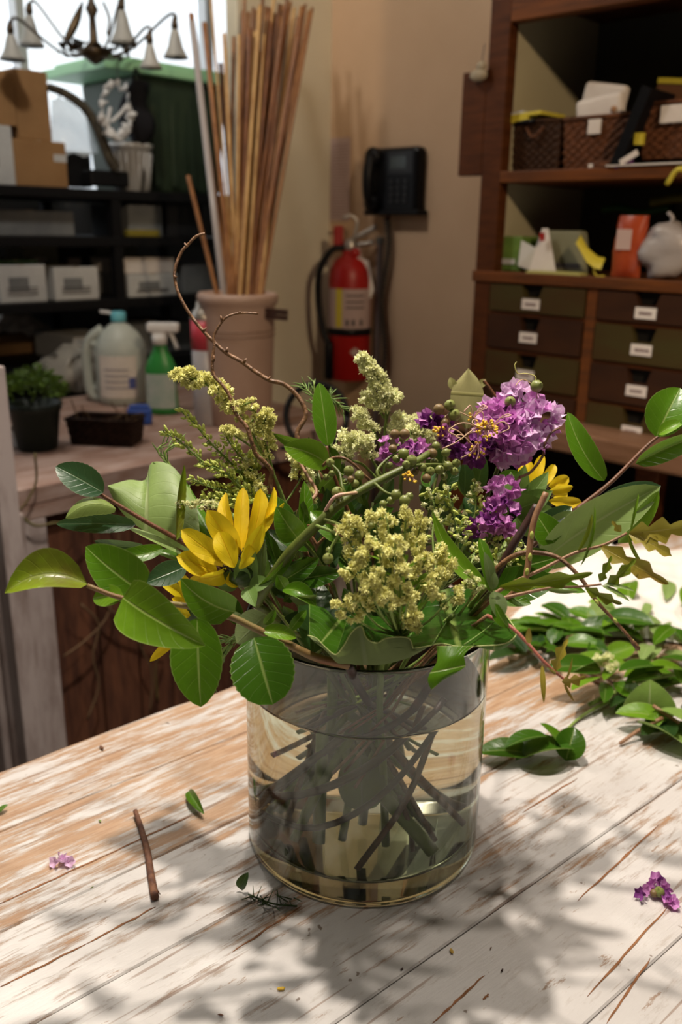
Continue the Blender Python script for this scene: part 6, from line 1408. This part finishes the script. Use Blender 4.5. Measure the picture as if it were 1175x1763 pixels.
# drawers
rows_y = [478, 543, 608, 673, 738]; zr = [H(905, y)[1] for y in rows_y]
col = [(ui-.006, H(1012, 500)[0]), (H(1032, 500)[0], H(1032, 500)[0]+(H(1012, 500)[0]-ui)), (H(1032, 500)[0]+(H(1012, 500)[0]-ui)+.024, uE-.01)]
cb(uL, ui-.0065, -.001, .03, zr[4]-.01, zt-.023, 'face_stile', M_wood)
for k_, (a, b) in enumerate(col):
    if k_ < 2: cb(b+.0005, col[k_+1][0]-.0005, -.001, .03, zr[4]-.01, zt-.023, 'divider', M_woodh)
    for r in range(4):
        z1_, z0_ = (zr[r] if r else zt-.0235), zr[r+1]+.004
        w_, h = b-a-.004, z1_-z0_-.004
        lc = [905, 900, 896, 890][r] if k_ == 0 else None
        ct = w_*.46
        dr = cb(0, 0.0001, 0, .0001, FLOOR, FLOOR+.0001, 'drawer', M_drawer, 0) if False else None
        mb = MB(); ox = a+.002; oz = z0_+.002-FLOOR; nt_ = h*.42
        prof_ = [(0, 0), (w_, 0), (w_, h), (ct+.026, h), (ct+.017, h-nt_), (ct-.017, h-nt_), (ct-.026, h), (0, h)]
        for yv in (-.004, .014):
            mb.v += [V((ox+x, yv, oz+z)) for x, z in prof_]
        # front and back made of four convex pieces
        for off, rev in ((0, False), (8, True)):
            for q in ([0, 1, 4, 5], ) : pass
            fs = [[0, 5, 6, 7], [0, 1, 4, 5], [1, 2, 3, 4]]
            for f in fs: mb.f.append([off+i for i in (reversed(f) if rev else f)])
        for i in range(8): mb.f.append([(i+1) % 8, i, i+8, (i+1) % 8+8])
        dr = mb.build('drawer', M_drawer if (r+k_) % 2 == 0 else M_drawer2, cab, smooth=False, local=True)
        MB().box(ox+ct-.032, ox+ct+.032, .0145, .10, oz+.001, oz+h).build('drawer_shade_block', mat('hollow_shade', (.006, .005, .004), .9), dr, smooth=False, local=True)  # solid near-black block; its colour stands for shade behind the notch
        lz = oz+h-nt_-.003
        MB().box(ox+ct-.021, ox+ct+.021, -.0055, -.0042, lz-.021, lz).build('label_card', M_paper, dr, smooth=False, local=True)
        mb = MB(); rgx = random.Random(r*7+k_)
        x_ = ox+ct-.013
        while x_ < ox+ct+.011: 
            l_ = rgx.uniform(.002, .005); mb.box(x_, x_+l_, -.0058, -.0055, lz-.014, lz-.008); x_ += l_+.0008
        mb.build('label_word', mat('faint_ink', (0, 0, 0)), dr, smooth=False, local=True)
for r in range(1, 5): cb(uL, uE, .0006 if r < 4 else -.004, .03, zr[r]-.004, zr[r]+.0035, 'rail', M_wood, 0)
cb(ui, uE, .11, .12, zr[4], zt-.023, 'drawer_back_board', mat('hollow_shade', (0, 0, 0)), 0)  # shade behind the drawers put into the sheet's colour
# ledge and dark lower part
zl_ = H(1000, 747, -.10)[1]
cb(uL-.01, uE, -.10, CD, zl_-.045, zl_, 'ledge', mat('ledge_wood', (.16, .085, .05), .5, col2=(.10, .05, .025), ns=8, stretch=(.6, 5, 5)), .006)
cb(uL, uE, .02, CD, zl_+.0005, zr[4]-.012, 'plinth', M_wood, 0)
for u_ in (uL, .42, uE-.05): cb(u_, u_+.045, -.06, -.015, FLOOR, zl_-.046, 'leg', M_wood)
cb(uL, uE, .10, .12, FLOOR+.1, zl_-.046, 'lower_back', mat('hollow_shade', (0, 0, 0)), 0)  # near-black colour stands for the shade under the ledge
cb(uL, uE, -.05, .10, FLOOR+.30, FLOOR+.32, 'lower_shelf', M_blackm, 0)
for i in range(3):
    o_ = PC.w(.10+i*.28, -.04, FLOOR+.321); t = thing('wire_crate', ['black wire crate below the ledge, nearest the bouquet', 'black wire crate below the ledge in the middle', 'black wire crate below the ledge at the right'][i], 'crate', o_, A1)
    hh = zl_-FLOOR-.321-.20
    for (x0, y0, x1, y1) in ((0, 0, .24, 0), (.24, 0, .24, .12), (0, .12, .24, .12), (0, 0, 0, .12)):
        for zq in (0.003, hh*.5, hh): MB().tube([V((x0, y0, zq)), V((x1, y1, zq))], .003, 5, 1).build('wire', M_blackm, t, local=True)
    for q in range(9): MB().tube([V((.03*q, 0, 0)), V((.03*q, 0, hh))], .0025, 5, 1).build('wire', M_blackm, t, local=True)
    MB().box(.01, .22, .012, .11, .004, hh*.8).build('contents', mat('dark_contents', (.03, .028, .03), .6, col2=(.012, .012, .014), ns=12), t, smooth=False, local=True, bevel=.01)
# ------- shelf contents
def cth(name, label, cat, px, v, z, rot=0): return thing(name, label, cat, PC.w(H(px, 300, v)[0], v, z+.001), A1+rot)
def wpx(x0, x1, y, v): return H(x1, y, v)[0]-H(x0, y, v)[0]
def hpx(x, y0, y1, v): return H(x, y0, v)[1]-H(x, y1, v)[1]
for i, (x0, x1, y0, lab, vv, hh) in enumerate(((878, 960, 212, 'dark wicker basket at the left end of the upper shelf', .11, 0), (966, 1078, 205, 'brown wicker basket in the middle of the upper shelf', .11, 0), (1100, 1205, 190, 'larger light-brown wicker basket at the right of the upper shelf', .10, 0))):
    w_ = wpx(x0, x1, 250, vv-.08); h = H((x0+x1)/2, y0, vv-.08)[1]-zsh; pc = PC.w((H(x0, 250, vv-.08)[0]+H(x1, 250, vv-.08)[0])/2, vv, zsh+.0035+(.010 if i == 2 else 0))
    t = thing('wicker_basket', lab, 'basket', pc, A1, 'wicker baskets in the cabinet'); I4 = Matrix.Identity(4)
    mw = mat('wicker_darker', (.06, .028, .014), .6, col2=(.03, .014, .008), ns=70, stretch=(1, 1, 3), bump=.9) if i == 0 else M_wick
    basketmesh(w_, .15, h, I4, .0075, .93).build('woven_body', mw, t, smooth=False, local=True); rim(w_, .15, h, I4, .0045).build('rim', mw, t, local=True)
    if i != 1:
        a_ = MB().tube([V((-.02, -.077, h-.012)), V((0, -.083, h-.03)), V((.02, -.077, h-.012))], .003, 6).build('handle', M_wick, t, local=True)
    else: MB().box(-.012, .014, -.082, -.078, h-.030, h-.004).build('tag', M_paper, t, smooth=False, local=True)
    if i == 2: MB().box(-.02, .03, -.086, -.079, h-.035, h-.005).build('tag', M_paper, t, smooth=False, local=True, bevel=.002)
zb0 = H(920, 212, .03)[1]
t = cth('yellow_packets', 'bundle of yellow strips lying on the left wicker basket', 'packet', 922, .10, zb0)
for (a, b, c_, d_, m) in ((-.055, .02, 0, .008, M_yel), (-.02, .05, .008, .014, M_yel), (-.035, .01, .014, .018, M_white), (-.01, .035, -.004, .0, M_black)): MB().box(a, b, -.075, .02, c_+.004, d_+.005, Matrix.Rotation(.06*(a*40), 4, 'Y')).build('strip', m, t, smooth=False, local=True, bevel=.001)
u_ = H(1035, 200, .10)[0]; zq = H(1035, 212, .08)[1]
t = thing('paper_packet', 'crumpled white paper packets heaped on the middle basket', 'packet', PC.w(u_, .10, zq-.01), A1)
for (x0, x1, z0_, z1_, tilt, yy_) in ((-.062, .03, 0, .085, .18, .02), (-.03, .068, .0, .055, -.12, -.03)):
    mb = MB(); rows = []
    n_ = 9
    M = Matrix.Translation((0, yy_, 0)) @ Matrix.Rotation(tilt, 4, 'Y')
    mb.box(x0, x1, -.012, .012, z0_, z1_, M); mb.build('packet', M_paper, t, smooth=False, local=True, bevel=.008)
MB().lathe([(.006, 0), (.006, .002), (.0005, .002)], 12, Matrix.Translation((.05, -.043, .03)) @ Matrix.Rotation(1.57, 4, 'X')).build('seal', mat('seal_tan', (.35, .18, .08), .6), t, local=True)
# dark slanted folder + purple/yellow bits + white sheet
zf = zsh
a_, b_ = PC.w(H(1062, 282, -.0)[0], .012, zsh+.002), PC.w(H(1118, 150, .0)[0], .012, H(1118, 150, .0)[1])
t = thing('black_folder', 'black folder leaning between the middle and right baskets', 'folder', a_); d = (b_-a_); n_ = V((ax.x, ax.y, 0))
mb = MB(); sd = d.normalized().cross(n_)*.010
mb.v = [a_-sd, a_+sd, b_+sd, b_-sd]; mb.v += [q+n_*.10 for q in mb.v]; mb.f = [[0, 1, 2, 3], [7, 6, 5, 4], [0, 4, 5, 1], [1, 5, 6, 2], [2, 6, 7, 3], [3, 7, 4, 0]]
mb.v = [q+n_*-.02 for q in mb.v]; mb.build('cover', M_black, t, smooth=False); 
MB().box(.030, .045, -.012, .0, .035, .055, TR(a_) @ Matrix.Rotation(A1-A2, 4, 'Z')).build('yellow_tab', M_yel, t, smooth=False)
t = cth('purple_packet', 'small purple and white packet at the foot of the black folder', 'packet', 1075, .0, zsh)
MB().box(-.018, .016, -.006, .006, 0, .014, Matrix.Rotation(-.3, 4, 'Y')).build('packet', mat('purple_packet', (.10, .03, .13), .5), t, smooth=False, local=True, bevel=.002); MB().box(-.002, .034, -.010, -.007, .002, .012, Matrix.Rotation(-.5, 4, 'Y')).build('wrapper', M_paper, t, smooth=False, local=True)
t = cth('white_sheet', 'thin white sheet under the right wicker basket', 'sheet', 1140, .09, zsh); MB().box(-.065, .25, -.10, .08, 0, .0022).build('sheet', M_paper, t, smooth=False, local=True); MB().box(-.055, .24, -.09, .07, .0023, .0035).build('second_sheet', M_white, t, smooth=False, local=True)
t = cth('cork_board', 'brown board with a yellow edge standing behind the right basket', 'board', 1150, .19, zsh)
MB().box(-.06, .24, -.004, .004, 0, H(1140, 150, .19)[1]-zsh, Matrix.Rotation(.12, 4, 'Y')).build('board', mat('cork', (.14, .06, .025), .7), t, smooth=False, local=True); hb = H(1140, 150, .19)[1]-zsh
MB().box(-.06, .24, -.007, .005, hb, hb+.010, Matrix.Rotation(.12, 4, 'Y')).build('yellow_edge', M_yel, t, smooth=False, local=True)
t = cth('wooden_block', 'small orange-brown block in front of the middle basket', 'block', 1038, .006, zsh); MB().box(-.02, .018, -.004, .008, 0, .012).build('block', M_wick, t, smooth=False, local=True, bevel=.002); MB().box(-.03, -.021, -.003, .007, 0, .007).build('end_cap', M_paper, t, smooth=False, local=True)
t = cth('yellow_bow', 'yellow ribbon end curling over the upper shelf edge at right', 'ribbon', 1170, -.012, zsh-.022); MB().tube([V((-.02, 0, -.012)), V((0, -.006, .012)), V((.03, -.004, .006)), V((.06, .0, .012))], .005, 6).build('ribbon', M_yel, t, local=True)
# middle level
zt1 = zt+.001
t = cth('small_white_box', 'small white printed box in the lower left corner of the cabinet shelf', 'box', 862, .06, zt); w_ = wpx(848, 876, 430, .05); h = H(862, 410, .05)[1]-zt
MB().box(-w_/2, w_/2, -.02, .05, 0, h).build('box', M_white, t, smooth=False, local=True, bevel=.002)
for k_ in (.4, .55, .7): MB().box(-w_*.3, w_*.3, -.021, -.020, h*k_, h*k_+.004).build('print_line', M_ink, t, smooth=False, local=True)
t = cth('green_box', 'leaf-green box beside the small white one in the cabinet', 'box', 895, .05, zt); w_ = wpx(876, 918, 430, .04); h = H(895, 408, .04)[1]-zt
MB().box(-w_/2, w_/2, -.02, .06, 0, h).build('box', mat('box_green', (.14, .24, .04), .6, col2=(.09, .17, .03), ns=30), t, smooth=False, local=True, bevel=.002); MB().box(-w_*.4, w_*.3, -.0212, -.02, h*.2, h*.35).build('label', M_white, t, smooth=False, local=True)
t = cth('folded_card', 'white folded card standing in the middle of the cabinet shelf', 'card', 945, .03, zt)
mb = MB(); hh = H(945, 394, .03)[1]-zt; mb.v = [V(q) for q in ((-.030, 0, .003), (.036, 0, .003), (.002, .012, hh), (-.012, .012, hh), (-.030, .002, .003), (.036, .002, .003), (.002, .014, hh), (-.012, .014, hh))]
mb.f = [[0, 1, 2, 3], [7, 6, 5, 4], [0, 4, 5, 1], [1, 5, 6, 2], [2, 6, 7, 3], [3, 7, 4, 0]]; mb.build('front_panel', M_paper, t, smooth=False, local=True)
mb = MB(); mb.v = [V(q) for q in ((-.050, -.01, .012), (-.028, 0, .004), (-.020, .006, hh*.55), (-.052, .0, hh*.72), (-.050, -.008, .012), (-.028, .002, .004), (-.020, .008, hh*.55), (-.052, .002, hh*.72))]; mb.f = [[0, 1, 2, 3], [7, 6, 5, 4], [0, 4, 5, 1], [1, 5, 6, 2], [2, 6, 7, 3], [3, 7, 4, 0]]; mb.build('side_flap', M_white, t, smooth=False, local=True)
MB().box(-.004, .004, -.001, .006, hh*.72, hh*.90, Matrix.Rotation(.1, 4, 'X')).build('red_mark', M_red_p, t, smooth=False, local=True)
t = cth('linen_packet', 'grey-green linen packet leaning behind the folded card', 'packet', 995, .07, zt)
mb = MB(); hh = H(985, 398, .07)[1]-zt; mb.box(-.045, .045, -.01, .02, 0, hh); mb.v = [V((q.x-(.02 if q.z > .01 else 0), q.y, q.z)) for q in mb.v]; mb.build('packet', mat('linen_greygreen', (.22, .22, .14), .8), t, smooth=False, local=True, bevel=.006); MB().box(-.03, .03, -.0112, -.0102, .01, .02).build('seam', M_ink, t, smooth=False, local=True)
t = cth('yellow_ribbon', 'curved yellow-green ribbon standing right of the folded card', 'ribbon', 1035, .02, zt)
pts = [(.0+.0, .060), (.012, .045), (.028, .025), (.045, .014), (.060, .012)]; rows = []
for (x, z) in pts: rows.append([V((x-.035, -.008, z)), V((x-.033, .0, z+.012+.01*(x > .02))), V((x-.035, .008, z+.016))])
MB().grid(rows).build('ribbon', M_yel, t, local=True); MB().tube([V((.005, 0, .014)), V((.012, 0, .0)), V((.03, 0, .0))], .002, 5).build('ribbon_tail', M_yel, t, local=True)
t = cth('snack_bag', 'shiny orange-red foil bag standing on the cabinet shelf', 'bag', 1096, .02, zt); hh = H(1096, 372, .02)[1]-zt
rows = []
for i in range(13):
    f = i/12; row = []
    for j_ in range(17):
        a = j_/16*2*math.pi; pr_ = (math.sin(math.pi*(f*.9+.05)))**.5; row.append(V((.030*math.cos(a)*(1+.15*noise.noise(V((f*4, a, 1))))+.006*f, .020*pr_*math.sin(a)+.003*noise.noise(V((f*9, a*2, 0))), f*hh)))
    row[-1] = row[0].copy(); rows.append(row)
MB().grid(rows).build('bag', mat('foil_red', (.42, .075, .02), .25, col2=(.30, .04, .015), ns=20), t, local=True)
MB().box(-.014, .016, -.0232, -.0218, hh*.45, hh*.78).build('printed_patch', mat('patch_pale', (.50, .36, .32), .5), t, smooth=False, local=True)
t = cth('clear_bag', 'cloudy clear plastic bag at the right end of the cabinet shelf', 'bag', 1165, .03, zt); mb = MB(); mb.ball((0, 0, .05), (.055, .03, .052), 20, 14); mb.v = [q+V((noise.noise(q*35)*.012, noise.noise(q*33)*.01, noise.noise(q*37)*.012)) for q in mb.v]; mb.v = [V((q.x, q.y, max(.0005, q.z))) for q in mb.v]; mb.build('bag', mat('cloudy_plastic2', (.34, .31, .30), .3), t, local=True)
MB().tube([V((0, 0, .095)), V((.004, 0, .108)), V((-.006, 0, .118))], .004, 6).build('twisted_neck', mat('cloudy_plastic2', (0, 0, 0)), t, local=True)
t = cth('yellow_pad', 'flat yellow-green paper lying along the cabinet counter', 'paper', 985, .015, zt); MB().box(-.075, .05, -.02, .012, -.0005, .003).build('sheet', mat('pad_yellow', (.42, .40, .13), .7), t, smooth=False, local=True); MB().box(-.07, .045, -.018, .010, .003, .0045).build('second_sheet', mat('pad_yellow', (0, 0, 0)), t, smooth=False, local=True)
t = cth('dark_bowl', 'low dark glass dish under the orange-red bag', 'dish', 1096, -.0, zt); 
bpy.data.objects.remove(t)
t = cth('green_ribbon_roll', 'dark green ribbon roll hanging at the back of the lower shelf', 'ribbon', 1090, .22, zt); hz = H(1090, 362, .22)[1]-zt
MB().tube([V((-.06, 0, hz)), V((-.02, 0, hz+.004)), V((.03, 0, hz-.006)), V((.09, 0, hz+.004))], .008, 8).build('ribbon', mat('ribbon_green', (.02, .09, .02), .5), t, local=True); MB().tube([V((.0, .02, 0)), V((0, .02, hz))], .004, 6, 1).build('holder', M_blackm, t, local=True)
t = cth('olive_ribbon_roll', 'olive yellow ribbon roll at the back right of the lower shelf', 'ribbon', 1160, .20, zt); hz = H(1160, 350, .2)[1]-zt
MB().tube([V((-.04, 0, hz)), V((.02, 0, hz+.008)), V((.10, 0, hz))], .009, 8).build('ribbon', mat('ribbon_olive', (.14, .13, .015), .5), t, local=True); MB().tube([V((.0, .02, 0)), V((0, .02, hz))], .004, 6, 1).build('holder', M_blackm, t, local=True)
